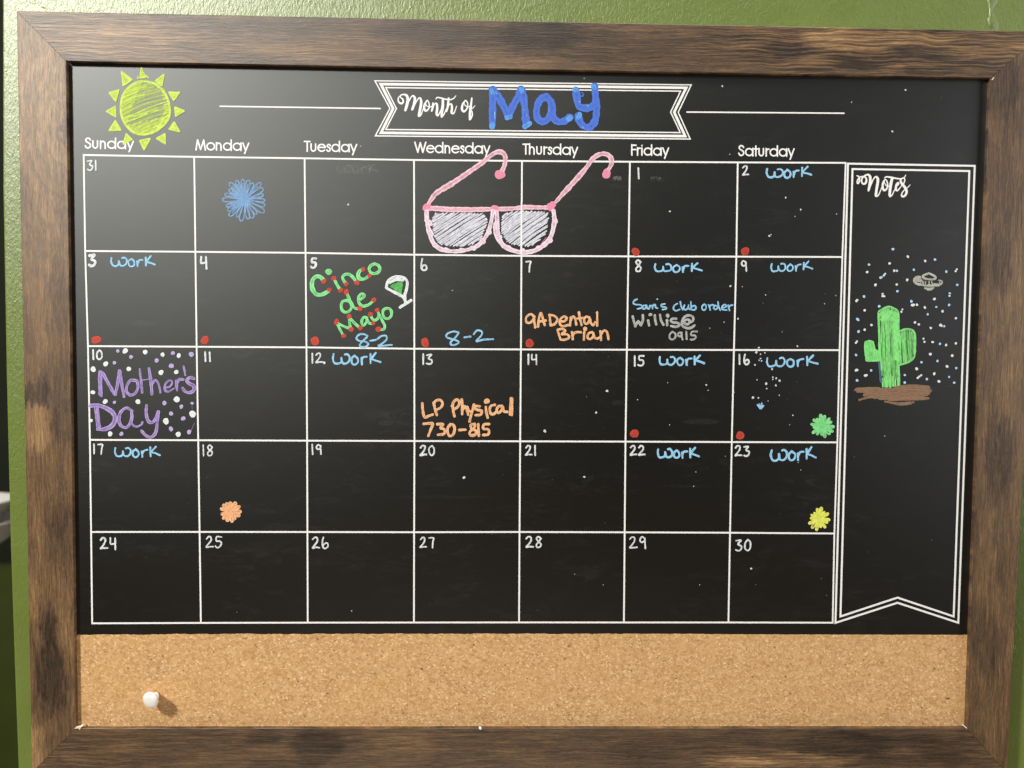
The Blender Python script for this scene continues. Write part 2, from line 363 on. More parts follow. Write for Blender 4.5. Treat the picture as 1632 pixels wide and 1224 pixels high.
# ------------------------------------------------------------------ stroke engine
class Ink:
    def __init__(s, hand=True): s.v = []; s.f = []; s.uv = []; s.d = []; s.e = []; s.hand = hand
    def add(s, P, W, den, z, edge=1.12, dome=None):
        """P: n x 2 px points, W: widths px; ribbon with rounded ends and a low domed section"""
        n = len(P)
        T = np.zeros((n, 2)); T[1:-1] = P[2:] - P[:-2]; T[0] = P[1] - P[0]; T[-1] = P[-1] - P[-2]
        T /= np.maximum(np.linalg.norm(T, axis=1), 1e-9)[:, None]
        rows = []
        for a in (80, 55, 30): 
            r = W[0] / 2; A = math.radians(a); rows.append((P[0] - T[0] * r * math.sin(A), T[0], W[0] * math.cos(A), -r * math.sin(A)))
        L = 0.0
        for i in range(n):
            if i: L += float(np.linalg.norm(P[i] - P[i - 1]))
            rows.append((P[i], T[i], W[i], L))
        for a in (30, 55, 80):
            r = W[-1] / 2; A = math.radians(a); rows.append((P[-1] + T[-1] * r * math.sin(A), T[-1], W[-1] * math.cos(A), L + r * math.sin(A)))
        prof = ((-1, 0), (-.72, .65), (0, 1), (.72, .65), (1, 0))
        seed = rnd.random() * 400; ph1 = rnd.uniform(0, 6.3); ph2 = rnd.uniform(0, 6.3); pv = .12 if s.hand else 0.0
        if not s.hand: ph1 = ph2 = 0
        b = len(s.v)
        for (p, t, w, l) in rows:
            nx, ny = -t[1], t[0]
            hgt = (dome if dome is not None else min(.000022, w * PX * .012))
            dm = 1 + .10 * math.sin(l * .23 + ph1) + .09 * math.sin(l * .61 + ph2)
            wv = 1 + pv * (.6 * math.sin(l * .19 + ph2) + .4 * math.sin(l * .53 + ph1)); w = w * wv
            for (k, h) in prof:
                q = ray(p[0] + nx * w / 2 * k, p[1] + ny * w / 2 * k, 0)
                s.v.append((q[0], q[1], z + h * hgt)); s.uv.append((l + seed, k * w / 2 + seed))
                s.d.append(den * (dm if s.hand else 1) * ((edge + .06) if abs(k) > .9 else edge if abs(k) > .5 else .76)); s.e.append(1.0 if abs(k) > .9 else .55 if abs(k) > .5 else 0.0)
        for i in range(len(rows) - 1):
            for k in range(4):
                a = b + i * 5 + k
                s.f.append((a, a + 5, a + 6, a + 1))
    def build(s, name, parent, mat, label=None):
        me = bpy.data.meshes.new(name)
        me.from_pydata([tuple(world(v) - ROOT) for v in s.v], [], s.f)
        at = me.attributes.new('den', 'FLOAT', 'POINT'); at.data.foreach_set('value', [min(1.3, x) for x in s.d])
        ae = me.attributes.new('edg', 'FLOAT', 'POINT'); ae.data.foreach_set('value', s.e)
        uvl = me.uv_layers.new(name='UVMap')
        li = np.zeros(len(me.loops), dtype=np.int32); me.loops.foreach_get('vertex_index', li)
        uvl.data.foreach_set('uv', np.array(s.uv, dtype=np.float32)[li].ravel())
        me.polygons.foreach_set('use_smooth', [True] * len(me.polygons)); me.update()
        o = link(name, me, parent, [mat])
        if label: o['label'] = label
        return o

ZI = [0.00011]
def nz(step=.0000006):
    ZI[0] += step
    if ZI[0] > .00019: ZI[0] = .00011
    return ZI[0]

FR = {'A': (0, 0, 4.08), 'B': (400, 0, 4.08), 'C': (800, 0, 4.08), 'D': (1200, 0, 3.778), 'E': (0, 300, 4.08), 'F': (400, 300, 4.08), 'G': (800, 300, 4.08),
      'H': (1200, 300, 3.778), 'I': (0, 550, 4.08), 'J': (400, 550, 4.08), 'K': (800, 550, 4.08), 'L': (1200, 550, 3.778),
      'n1': (600, 120, 8.16), 'n2': (760, 120, 8.16), 'n3': (160, 100, 10.2), 'n5': (660, 230, 9.067), 'n6': (820, 230, 9.067), 'n7': (670, 310, 13.6),
      'n8': (780, 320, 13.6), 'n9': (1350, 260, 13.6), 'n10': (1360, 480, 13.6), 'n11': (1360, 560, 11.657), 'n12': (1440, 425, 20.4), 'n13': (488, 410, 13.6),
      'n14': (528, 460, 12.364), 'n15': (140, 580, 9.067), 'n16': (660, 625, 9.6), 'n17': (830, 490, 10.2), 'n18': (1000, 470, 9.067), 'n24': (1165, 550, 9.6), 'p': (0, 0, 1.0)}

def parse(txt):
    out = []
    for st in txt.split(';'):
        st = st.strip()
        if st: out.append([tuple(float(a) for a in q.split(',')) for q in st.split()])
    return out

def smooth(pts, closed=False, step=1.3):
    """Catmull-Rom through the points (any dimension; first two are position)"""
    P = np.array(pts, float)
    if len(P) < 3 and not closed:
        n = max(2, int(np.linalg.norm(P[1, :2] - P[0, :2]) / step) + 1)
        t = np.linspace(0, 1, n)[:, None]; return P[0] * (1 - t) + P[1] * t
    Q = np.vstack([P[-1:], P, P[:2]]) if closed else np.vstack([2 * P[0] - P[1], P, 2 * P[-1] - P[-2]])
    out = []; m = len(P) if closed else len(P) - 1
    for i in range(m):
        p0, p1, p2, p3 = Q[i], Q[i + 1], Q[i + 2], Q[i + 3]
        n = max(2, int(np.linalg.norm(p2[:2] - p1[:2]) / step) + 1)
        for k in range(n):
            t = k / n
            out.append(.5 * ((2 * p1) + (-p0 + p2) * t + (2 * p0 - 5 * p1 + 4 * p2 - p3) * t * t + (-p0 + 3 * p1 - 3 * p2 + p3) * t ** 3))
    out.append(Q[m + 1])
    return np.array(out)

def line(ink, pts, w, den=.95, sm=True, closed=False, jit=.0, edge=1.12, z=None):
    P = [tuple(p) if len(p) > 2 else (p[0], p[1], w) for p in pts]
    S = smooth(P, closed) if sm else smooth_poly(P)
    X = S[:, :2].copy(); W = np.maximum(S[:, 2], .35)
    if jit:
        k = np.cumsum([rnd.uniform(-1, 1) for _ in range(len(X))]); k -= np.linspace(k[0], k[-1], len(X))
        X[:, 1] += np.clip(k * jit * .3, -jit, jit)
        W = W * np.array([1 + rnd.uniform(-.10, .10) for _ in range(len(W))])
    ink.add(X, W, den, nz() if z is None else z, edge)

def smooth_poly(P):
    out = []
    for a, b in zip(P[:-1], P[1:]):
        a = np.array(a); b = np.array(b); n = max(2, int(np.linalg.norm((b - a)[:2]) / 1.5) + 1)
        out += [a * (1 - k / n) + b * k / n for k in range(n)]
    out.append(np.array(P[-1])); return np.array(out)

def write(name, parent, fr, txt, w, colr, den=.95, label=None, dots='', jit=.15, ink=None, closed=False):
    """traced handwriting: strokes in enlarged-photo units of frame fr; dots = x,y,r"""
    x0, y0, s = FR[fr]; own = ink is None; ink = ink or Ink()
    for st in parse(txt):
        pts = [(x0 + q[0] / s, y0 + q[1] / s, (q[2] if len(q) > 2 else w) / s) for q in st]
        line(ink, pts, w / s, den, jit=jit, closed=closed)
    for st in parse(dots):
        for q in st: dot(ink, x0 + q[0] / s, y0 + q[1] / s, q[2] / s, den)
    return ink.build(name, parent, CH[colr], label) if own else ink

def dot(ink, x, y, r, den=1.0, el=None):
    """a dab of ink: short fat stroke, slightly irregular"""
    a = rnd.uniform(0, math.pi); L = r * (el if el is not None else rnd.uniform(.05, .35))
    n = 14; z = nz(); b = len(ink.v); seed = rnd.random() * 300
    ca, sa = math.cos(a), math.sin(a)
    ph = [rnd.uniform(0, 6.3) for _ in range(3)]
    q = ray(x, y, 0); ink.v.append((q[0], q[1], z + .000025 * min(1, r / 4))); ink.uv.append((seed, seed)); ink.d.append(den); ink.e.append(0)
    for ring, hh in ((.55, .85), (.85, .5), (1, 0)):
        for i in range(n):
            t = 2 * math.pi * i / n; rr = r * ring * (1 + .06 * math.sin(2 * t + ph[0]) + .05 * math.sin(3 * t + ph[1]) + .03 * math.sin(5 * t + ph[2]))
            ex, ey = rr * math.cos(t) + (L * ring if math.cos(t) > 0 else -L * ring) * .6, rr * math.sin(t)
            X, Y = x + ex * ca - ey * sa, y + ex * sa + ey * ca
            q = ray(X, Y, 0); ink.v.append((q[0], q[1], z + .000025 * min(1, r / 4) * hh)); ink.uv.append((seed + ex, seed + ey)); ink.d.append(den * (1.1 if ring > .8 else .94)); ink.e.append(.8 if ring > .9 else 0)
    for i in range(n):
        j = (i + 1) % n; ink.f.append((b, b + 1 + i, b + 1 + j))
        for k in range(2):
            o = b + 1 + k * n; ink.f.append((o + i, o + n + i, o + n + j, o + j))

def hatch(ink, poly, ang, gap, w, den=.7, jit=1.0, curve=0.0, dj=.15, prob=1.0):
    """parallel marker strokes filling a polygon (px), direction ang in degrees"""
    A = math.radians(ang); u = np.array([math.cos(A), math.sin(A)]); v = np.array([-u[1], u[0]])
    P = np.array(poly, float); c = P.mean(0); Q = np.c_[(P - c) @ u, (P - c) @ v]
    y = Q[:, 1].min() + gap * .6
    while y < Q[:, 1].max() - gap * .3:
        yy = y + rnd.uniform(-.2, .2) * gap; xs = []
        for i in range(len(Q)):
            a, b = Q[i], Q[(i + 1) % len(Q)]
            if (a[1] - yy) * (b[1] - yy) < 0: xs.append(a[0] + (yy - a[1]) / (b[1] - a[1]) * (b[0] - a[0]))
        xs.sort()
        for a, b in zip(xs[::2], xs[1::2]):
            if b - a > w * 1.2 and rnd.random() < prob:
                a2 = a + w * .5 + rnd.uniform(-.3, 1) * jit; b2 = b - w * .5 - rnd.uniform(-.3, 1) * jit
                m = (a2 + b2) / 2; dy = rnd.uniform(-.25, .25) * gap
                pts = [c + u * a2 + v * yy, c + u * m + v * (yy + curve + dy), c + u * b2 + v * (yy + rnd.uniform(-.3, .3) * gap)]
                line(ink, pts, w, den + rnd.uniform(-dj, dj), jit=.1)
        y += gap * rnd.uniform(.85, 1.15)

# ------------------------------------------------------------------ the wall and what shows past its end
def wall_slab():
    zf = -0.0092; zb = -0.13
    edge = [(3.5, -60), (3.5, 0), (4, 300), (9.5, 600), (16, 870), (24, 1104), (28.5, 1224), (33, 1360)]
    # front grid
    E_ = [ray(x, y, zf) for x, y in edge]
    v = []; f = []
    r = .0012
    for q in E_:
        x, y = q[0], q[1]
        v += [(x, y, zb), (x, y, zf - r), (x + r * .3, y, zf - r * .3), (x + r, y, zf), (1.1, y, zf), (1.1, y, zb)]
    for i in range(len(E_) - 1):
        for k in range(5):
            a = i * 6 + k; f.append((a, a + 1, a + 7, a + 6))
    # extend up and down
    for s_, q in ((1, E_[0]), (-1, E_[-1])):
        b = len(v); y = q[1] + s_ * .7; x = q[0]
        v += [(x, y, zb), (x, y, zf - r), (x + r * .3, y, zf - r * .3), (x + r, y, zf), (1.1, y, zf), (1.1, y, zb)]
        o = 0 if s_ > 0 else (len(E_) - 1) * 6
        for k in range(5): f.append((o + k, o + k + 1, b + k + 1, b + k))
    org = world((E_[-1][0], -.8, zf))
    o = mesh_from('green_wall', v, f, None, M_WALL, origin=ROOT)
    o.location = ROOT; o['kind'] = 'structure'
    bm = bmesh.new(); bm.from_mesh(o.data); bmesh.ops.recalc_face_normals(bm, faces=bm.faces); bm.to_mesh(o.data); bm.free()
    # the lumpy paint ridge (a filled joint) running up behind the right of the frame
    v = []; f = []; n = 60
    for i in range(n):
        py = 190 - i * 5.0; 
        cx = 1583 + 4 * math.sin(i * .31) + (rnd.uniform(-1, 1) if i else 0) + (50 - py) * .03; hw = 6.5 + 2.2 * math.sin(i * .83 + 1) + rnd.uniform(-1, 1); h = .0006 + .0003 * math.sin(i * 1.7) + rnd.uniform(0, .0004)
        for k, hh in ((-1, 0), (-.7, .85), (-.3, 1), (.2, .6), (.7, .5), (1, 0)):
            q = ray(cx + k * hw, py, zf); v.append((q[0], q[1], zf - .0001 + h * hh))
    for i in range(n - 1):
        for k in range(5):
            a = i * 6 + k; f.append((a, a + 1, a + 7, a + 6))
    mesh_from('paint_ridge', v, f, o, M_WALL, smooth=True)
wall_slab()

def background():
    m1 = mat_plain('shaded_green_paint', (.030, .040, .006), .6, .2, .25, 1 / 120.)  # green with the shade past the wall end put into its colour
    m2 = mat_plain('room_gloom_dark', (.010, .012, .006), .8, .15, .3, 1 / 120.)  # gloom of the room behind, put into a near black colour
    z = -.62
    def quad(y0, y1, x0, x1, zz, nm, m):
        P = [ray(x0, y1, zz), ray(x1, y1, zz), ray(x1, y0, zz), ray(x0, y0, zz)]
        v = P + [p - np.array([0, 0, .02]) for p in P]
        o = mesh_from(nm, v, [(0, 1, 2, 3), (7, 6, 5, 4), (0, 4, 5, 1), (1, 5, 6, 2), (2, 6, 7, 3), (3, 7, 4, 0)], None, m, origin=ROOT)
        o.location = ROOT; o['kind'] = 'structure'; return o
    quad(-1500, 3000, -2500, 3400, -.70, 'back_wall', m2)
    quad(905, 3000, -2400, 1500, -.60, 'shaded_green_cabinet', m1)
    # pale bowls seen as a blurred sliver
    m3 = mat_plain('pale_grey_ceramic', (.46, .44, .41), .4, .4, .05)
    c = ray(-46, 846, -.34)
    root = empty('stacked_bowls', None, world(c), 'blurred pale grey bowls past the left end of the green wall')
    root['category'] = 'bowls'
    k = .0004 * (.46 + .34) / .46
    for nm, dy, H, R in (('upper_bowl', 27, 40, 62), ('lower_bowl', -8, 48, 66)):
        v = []; f = []; n = 40
        prof = [(.34, 0), (.5, .05), (.74, .35), (.92, .75), (.97, 1.0), (1.0, 1.04), (1.0, 1.14), (.955, 1.14), (.9, .8), (.7, .42), (.4, .14), (0.01, .12)]
        for (r, h) in prof:
            for i in range(n):
                t = 2 * math.pi * i / n; v.append((c[0] + R * r * k * math.cos(t), c[1] + (dy + (h - .5) * H * .8) * k, c[2] + R * r * k * math.sin(t)))
        for j in range(len(prof) - 1):
            for i in range(n): f.append((j * n + i, j * n + (i + 1) % n, (j + 1) * n + (i + 1) % n, (j + 1) * n + i))
        mesh_from('bowl', v, f, root, m3, origin=world(c), smooth=True)
background()

# ------------------------------------------------------------------ the framed calendar
cal = empty('wall_calendar', None, ROOT, 'wood framed black May calendar board with a cork strip, hung on the green wall')
cal['category'] = 'calendar board'
ZF = .0028; ZB = -.0092
IN = {k: ray(x, y, ZF) for k, (x, y) in {'tl': (105, 97), 'tr': (1578.5, 124), 'br': (1540.5, 1160.5), 'bl': (120.5, 1161)}.items()}
OUT = {k: ray(x, y, ZF) for k, (x, y) in {'tl': (26, 17), 'tr': (1667, 50), 'br': (1605.5, 1232), 'bl': (50.5, 1232)}.items()}

def rail(a, b, mat, name, label):
    """mitred rail from corner a to corner b: softened arrises, inner wall down behind the panel"""
    n = 44; v = []; f = []
    ia, ib, oa, ob = IN[a], IN[b], OUT[a], OUT[b]
    prof = [(0, ZB + .0015), (0, ZF - .00022), (.003, ZF - .00006), (.012, ZF), (.5, ZF + .0001), (.982, ZF), (.994, ZF - .0002), (1, ZF - .0007), (1, ZB + .0001)]
    for i in range(n + 1):
        t = .00022 + (i / n) * (1 - .00044)
        wob = 0 if i in (0, n) else rnd.uniform(-.00010, .00010)
        for (k, z) in prof:
            p = (ia * (1 - k) + oa * k) * (1 - t) + (ib * (1 - k) + ob * k) * t
            v.append((p[0] + (wob if k in (0, 1) else 0) * .6, p[1] + (wob if k in (0, 1) else 0), z))
    m = len(prof)
    for i in range(n):
        for k in range(m - 1):
            q = i * m + k; f.append((q, q + 1, q + m + 1, q + m))
        q = i * m; f.append((q + m - 1, q, q + m, q + 2 * m - 1))
    f.append(tuple(range(m))); f.append(tuple(range(n * m, n * m + m))[::-1])
    o = mesh_from('frame_rail', v, f, cal, mat, label=label)
    bm = bmesh.new(); bm.from_mesh(o.data); bmesh.ops.recalc_face_normals(bm, faces=bm.faces); bm.to_mesh(o.data); bm.free()
    return o
r_top = rail('tl', 'tr', M_WH, 'frame_rail', 'top rail of rustic brown wood')
r_right = rail('tr', 'br', M_WV, 'frame_rail', 'right rail of greyish brown wood')
r_bot = rail('br', 'bl', M_WH, 'frame_rail', 'bottom rail of dark brown wood')
r_left = rail('bl', 'tl', M_WV, 'frame_rail', 'left rail of brown wood with a knot and dark stains')

def chip(pts, zs, parent):
    P = [ray(x, y, ZF) for x, y in pts]; n = len(P); v = []
    for p, z in zip(P, zs): v.append((p[0], p[1], z + .00035))
    for p, z in zip(P, zs): v.append((p[0], p[1], z - .0008))
    f = [tuple(range(n)), tuple(range(n, 2 * n))[::-1]] + [(i, (i + 1) % n, n + (i + 1) % n, n + i) for i in range(n)]
    mesh_from('bare_corner_chip', v, f, parent, M_RAW)
chip([(118.5, 1161), (121, 1158.8), (126, 1157.6), (133, 1155.2), (131, 1157.6), (128.6, 1160), (127.4, 1163.2), (126, 1160.6)], [ZF] * 3 + [ZF - .001] + [ZF] * 4, r_left)
chip([(1578.5, 127.2), (1581, 126.6), (1582.2, 124.4), (1584.2, 122.6), (1583, 125.8), (1581.8, 127.8)], [ZF] * 6, r_right)
chip([(1534, 1154.2), (1536.5, 1156.2), (1541, 1160), (1540, 1160.8), (1536, 1157.6)], [ZF - .0016, ZF - .001, ZF, ZF, ZF - .0008], r_bot)

# speck of pale paint on the bottom rail
sp = Ink(); q = lambda: None
def speck(px, py, r, parent):
    v = []; f = []; c = ray(px, py, ZF + .0001); n = 12
    v.append((c[0], c[1], ZF + .0006))
    for i in range(n):
        t = 2 * math.pi * i / n; rr = r * (1 + .1 * math.sin(2 * t)); p = ray(px + rr * math.cos(t), py + 1.2 * rr * math.sin(t), ZF + .0001); v.append((p[0], p[1], ZF + .0001))
    f = [(0, 1 + i, 1 + (i + 1) % n) for i in range(n)]
    mesh_from('paint_speck', v, f, parent, M_PRINT, smooth=True)
speck(765.3, 1160.3, 2.4, r_bot)

# panels
CY = 1011.0     # photo row of the cork's top edge
def slab(name, quad, z0, z1, mat):
    P = quad; v = [(p[0], p[1], z1) for p in P] + [(p[0], p[1], z0) for p in P]; n = len(P)
    f = [tuple(range(n)), tuple(range(n, 2 * n))[::-1]] + [(i, (i + 1) % n, n + (i + 1) % n, n + i) for i in range(n)]
    return mesh_from(name, v, f, cal, mat)
def inset(k, d): 
    c = (IN['tl'] + IN['br']) / 2; p = IN[k]; return np.array([p[0] + d * (1 if p[0] > c[0] else -1), p[1] + d * (1 if p[1] > c[1] else -1), 0])
panel = slab('black_panel', [inset('bl', .003), inset('br', .003), inset('tr', .003), inset('tl', .003)], -.004, 0, M_PANEL)
# cork strip with a slightly crumbled cut edge
def cork():
    n = 420; xl = inset('bl', .0025)[0]; xr = inset('br', .0025)[0]; yb = inset('bl', .0025)[1]
    v = []; f = []; z1 = .00012; h = 0
    ys = []
    for i in range(n + 1):
        px = 115 + (1548 - 115) * i / n
        h = h * .45 + rnd.uniform(-1, 1) * .75
        base = 1011.2 - .0016 * (px - 115) * (1548 - px) / 716 * 1.0 + (0.8 if px > 1100 else 0) * min(1, (px - 1100) / 100 if px > 1100 else 0)
        amp = .75 if px < 1000 else .25
        if px < 240: base += .7
        ys.append((px, base + h * amp))
    for px, py in ys:
        p = ray(px, py, 0); b = ray(px, 1175, 0)
        v += [(p[0], p[1], -.0005), (p[0], p[1], z1 - .00004), (p[0], p[1] - .0002, z1), (b[0], yb, z1), (b[0], yb, -.0005)]
    for i in range(n):
        for k in range(4):
            a = i * 5 + k; f.append((a, a + 1, a + 6, a + 5))
    o = mesh_from('cork_panel', v, f, cal, M_CORK)
    bm = bmesh.new(); bm.from_mesh(o.data); bmesh.ops.recalc_face_normals(bm, faces=bm.faces); bm.to_mesh(o.data); bm.free()
cork()

# ------------------------------------------------------------------ printed lines and lettering
def band(pts, w, z, closed=False):
    """flat printed line with mitred corners; pts photo px, w px"""
    P = [np.array(p, float) for p in pts]; n = len(P); v = []; f = []
    for i in range(n):
        a = P[i - 1] if (i or closed) else None; b = P[(i + 1) % n] if (i < n - 1 or closed) else None
        d1 = (P[i] - a) / np.linalg.norm(P[i] - a) if a is not None else None
        d2 = (b - P[i]) / np.linalg.norm(b - P[i]) if b is not None else None
        if d1 is None: d1 = d2
        if d2 is None: d2 = d1
        n1 = np.array([-d1[1], d1[0]]); n2 = np.array([-d2[1], d2[0]]); m = n1 + n2; m /= np.linalg.norm(m); k = w / 2 / max(.25, m @ n1)
        for s in (1, -1):
            q = ray(*(P[i] + s * m * k), 0); v.append((q[0], q[1], z))
    for i in range(n if closed else n - 1):
        j = (i + 1) % n; f.append((2 * i, 2 * i + 1, 2 * j + 1, 2 * j))
    return v, f
def printed(name, parent, groups, z, label=None):
    V = []; F = []
    for (pts, w, cl) in groups:
        v, f = band(pts, w, z, cl); b = len(V); V += v; F += [tuple(b + i for i in q) for q in f]
    return mesh_from(name, V, F, parent, M_PRINT, label=label)

TOP = [(133.5, 247), (309.6, 250), (485.5, 252.3), (659.8, 255), (831.9, 256.5), (1003.9, 257.8), (1175.7, 258.8), (1347.7, 259.6)]
ROWS = [TOP,
        [(135.9, 400), (311.5, 401.3), (487, 403), (660.3, 405.9), (831, 407.8), (1001.5, 408.6), (1173.5, 409), (1342.4, 409.6)],
        [(140.3, 551.6), (313.5, 552.6), (488.5, 553.6), (660.3, 555.8), (830.2, 556.9), (999, 557.4), (1169.6, 557.8), (1338, 558)],
        [(143.4, 701), (316, 701.6), (489.5, 702.3), (660.5, 702.8), (829, 703.3), (996.8, 703.8), (1166.2, 704.5), (1334.5, 705)],
        [(145.3, 847.8), (318.2, 847.7), (490, 847.8), (660, 848.2), (828, 847.8), (995.5, 848.3), (1163.4, 849), (1329.7, 850.2)],
        [(147, 993.4), (320.2, 992.7), (490.5, 992.3), (659.7, 992.1), (827.2, 991.9), (994.3, 992), (1160.8, 992), (1327, 992.4)]]
grid = empty('calendar_grid', cal)
for i, r in enumerate(ROWS):
    ext = [(r[0][0] - 1.3, r[0][1])] + r[1:-1] + [(r[-1][0] + 1.3, r[-1][1])]
    printed('grid_line', grid, [(ext, 2.7, False)], .00005)
for c in range(8):
    printed('grid_line', grid, [([ROWS[j][c] for j in range(6)], 2.6, False)], .00009)
printed('grid_line', grid, [([(831.2, 322), (830.9, 365), (830.6, 406)], 2.6, False)], .00023)
ban = empty('header_banner', cal)
printed('banner_outline', ban, [([(597.5, 128.8), (1101.5, 135.4), (1080.8, 179), (1100, 221.6), (598.2, 216.6), (621.5, 172.7)], 1.9, True),
    ([(606.9, 134.1), (1093.6, 140.0), (1074.4, 178.8), (1092, 217.0), (607.2, 211.7), (626.6, 172.9)], 4.1, True),
    ([(614.9, 139.7), (1084.6, 145.3), (1068.8, 178.6), (1084.2, 211.4), (614.8, 206.4), (631.9, 173)], 1.9, True)], .00006, 'white triple outline ribbon with notched ends')
printed('rule_line', cal, [([(350, 169.4), (607, 173)], 2.2, False)], .00006)
printed('rule_line', cal, [([(1094, 178.6), (1345.8, 180.5)], 2.2, False)], .00006)
note = empty('notes_column', cal)
printed('notes_outline', note, [([(1351.4, 260.8), (1553.4, 264.4), (1527.2, 992.4), (1430.3, 960.6), (1331.4, 992.6)], 3.0, True),
    ([(1358.6, 269.4), (1544.8, 272.6), (1519.8, 982.4), (1430.3, 952.4), (1339.4, 982.4)], 3.0, True)], .00006, 'white double outline ending in a notch')

M_PI = NT('white_print_lettering'); M_PI.b.inputs['Base Color'].default_value = (.93, .93, .91, 1); M_PI.b.inputs['Roughness'].default_value = .55
M_PI = M_PI.m
def write_print(name, parent, fr, txt, w, label=None):
    x0, y0, s = FR[fr]; ink = Ink(False)
    for st in parse(txt):
        line(ink, [(x0 + q[0] / s, y0 + q[1] / s, (q[2] if len(q) > 2 else w) / s) for q in st], w / s, 1.0)
    k = min(p[2] for p in ink.v)
    ink.v = [(a, b, .00006 + (c - k) * .4) for a, b, c in ink.v]
    o = ink.build(name, parent, M_PI, label); return o
write_print('banner_lettering', ban, 'n1',
 '300,272,12 284,300,16 288,345,22 322,368,26 348,345,24 340,308,18 315,290,14 312,262,14 350,250,20 392,262,30 408,320,36 392,400,36 376,455,30;'
 '378,450,16 412,360,14 450,285,16 478,268,22 500,300,32 490,370,34 466,444,30; 470,440,16 510,360,14 548,300,16 572,300,24 582,350,32 566,450,34 550,525,30;'
 '550,530,26 575,520,18 600,460,13 625,390,13; 662,325,14 632,370,26 620,425,30 642,464,26 680,432,18 686,375,16 662,325,14 640,350,12 650,395,12 690,412,12 720,405,12;'
 '735,362,20 733,410,28 718,465,22; 730,420,14 760,370,16 784,372,26 790,430,30 782,500,30 798,525,22 825,480,14 850,420,12;'
 '864,315,30 862,400,36 850,480,36 848,540,26; 850,540,22 880,505,14 905,440,12; 772,310,12 790,288,16 840,296,18 900,312,18 960,318,16 1005,300,14 1032,266,10;'
 '938,300,26 930,390,30 912,468,22; 918,440,12 945,385,14 974,376,22 982,430,30 976,485,28 1000,498,20 1022,460,13 1042,400,10;'
 '1158,325,14 1122,375,24 1112,440,30 1138,472,26 1178,430,18 1186,365,16 1158,325,14 1140,355,12 1155,395,12 1195,412,12 1215,400,12;'
 '1240,298,20 1228,400,28 1216,500,32 1214,575,26; 1222,575,18 1246,520,16 1240,465,14 1205,432,12; 1216,440,12 1252,428,12 1280,395,9', 20, 'white script reading Month of')
write_print('notes_lettering', note, 'n9',
 '215,275,26 250,290,30 268,340,34 262,400,36 235,440,34 215,420,28 235,350,26 290,300,28 350,292,28 405,315,36 418,380,44 395,440,44 350,450,40 318,410,36 318,350,34 350,300,34 410,258,36 460,252,44 495,290,56 502,370,58 488,480,58 465,590,46;'
 '475,590,24 520,460,26 575,340,28 625,295,36 662,330,54 664,420,58 640,560,56 622,690,54; 625,715,44 670,705,30 715,620,22 745,540,20 780,480,20;'
 '825,355,26 785,410,40 770,510,48 800,590,44 855,560,36 878,470,32 860,385,28 825,355,26 805,400,20 825,455,20 870,500,22 910,500,20;'
 '975,335,56 950,450,60 930,580,60 922,700,52; 930,720,46 975,690,28 1015,610,22 1050,540,20; 812,325,22 850,298,32 950,308,36 1070,332,34 1170,338,30 1235,310,22 1272,260,18;'
 '1060,510,24 1105,470,28 1120,430,34 1092,430,34 1062,490,46 1062,580,48 1100,590,34 1150,530,22 1180,490,20;'
 '1245,330,26 1248,380,26 1225,450,26; 1235,325,24 1185,335,32 1160,385,44 1190,450,54 1255,530,56 1290,610,54 1265,690,46 1210,725,42 1178,695,32 1205,625,26 1270,560,22 1330,510,18 1365,470,16', 30, 'white script reading Notes')

# geometric sans letters for the weekday names (unit: cap height = 1, y down from cap top)
def circ(cx, cy, r, a0=0, a1=360, n=16, ry=None):
    ry = ry or r
    return [(cx + r * math.cos(math.radians(a0 + (a1 - a0) * i / n)), cy + ry * math.sin(math.radians(a0 + (a1 - a0) * i / n))) for i in range(n + 1)]
XH = .28; CR = (1 - XH) / 2; CYY = XH + CR
GL = {
 'S': (.62, [[(.50, .20), (.42, .07), (.28, .03), (.14, .10), (.10, .25), (.20, .40), (.38, .50), (.50, .64), (.47, .86), (.30, .97), (.14, .92), (.06, .76)]]),
 'M': (1.02, [[(.10, 1.0), (.24, .03)], [(.24, .03), (.51, .96)], [(.51, .96), (.78, .03)], [(.78, .03), (.92, 1.0)]]),
 'T': (.50, [[(.0, .05), (.50, .05)], [(.25, .05), (.25, 1.0)]]),
 'W': (1.08, [[(.04, .0), (.31, .97)], [(.31, .97), (.54, .04)], [(.54, .04), (.77, .97)], [(.77, .97), (1.04, .0)]]),
 'F': (.52, [[(.10, .0), (.10, 1.0)], [(.10, .05), (.48, .05)], [(.10, .46), (.46, .46)]]),
 'u': (.66, [[(.10, XH), (.10, .72), (.16, .90), (.30, .97), (.44, .90), (.50, .72), (.50, XH)]]),
 'n': (.66, [[(.10, 1.0), (.10, XH)], [(.10, .58), (.16, .40), (.30, .31), (.44, .40), (.50, .58), (.50, 1.0)]]),
 'h': (.66, [[(.10, 1.0), (.10, 0)], [(.10, .58), (.16, .40), (.30, .31), (.44, .40), (.50, .58), (.50, 1.0)]]),
 'd': (.86, [circ(.40, CYY, CR - .03), [(.74, 0), (.74, 1.0)]]),
 'a': (.86, [circ(.40, CYY, CR - .03), [(.74, XH), (.74, 1.0)]]),
 'o': (.78, [circ(.38, CYY, CR - .03)]),
 'e': (.78, [[(.08, .60), (.70, .60)], circ(.39, CYY, CR - .03, -8, -318, 18)]),
 's': (.46, [[(.38, .44), (.31, .33), (.20, .32), (.11, .42), (.16, .55), (.30, .64), (.37, .78), (.30, .94), (.17, .97), (.06, .84)]]),
 'y': (.60, [[(.04, XH), (.29, .96)], [(.56, XH), (.20, 1.28)]]),
 'r': (.40, [[(.10, 1.0), (.10, XH)], [(.10, .56), (.18, .36), (.36, .33)]]),
 'i': (.24, [[(.10, 1.0), (.10, XH + .02)], [(.10, .06), (.10, .10)]]),
 't': (.36, [[(.16, .04), (.16, 1.0)], [(.02, .33), (.32, .33)]]),
}
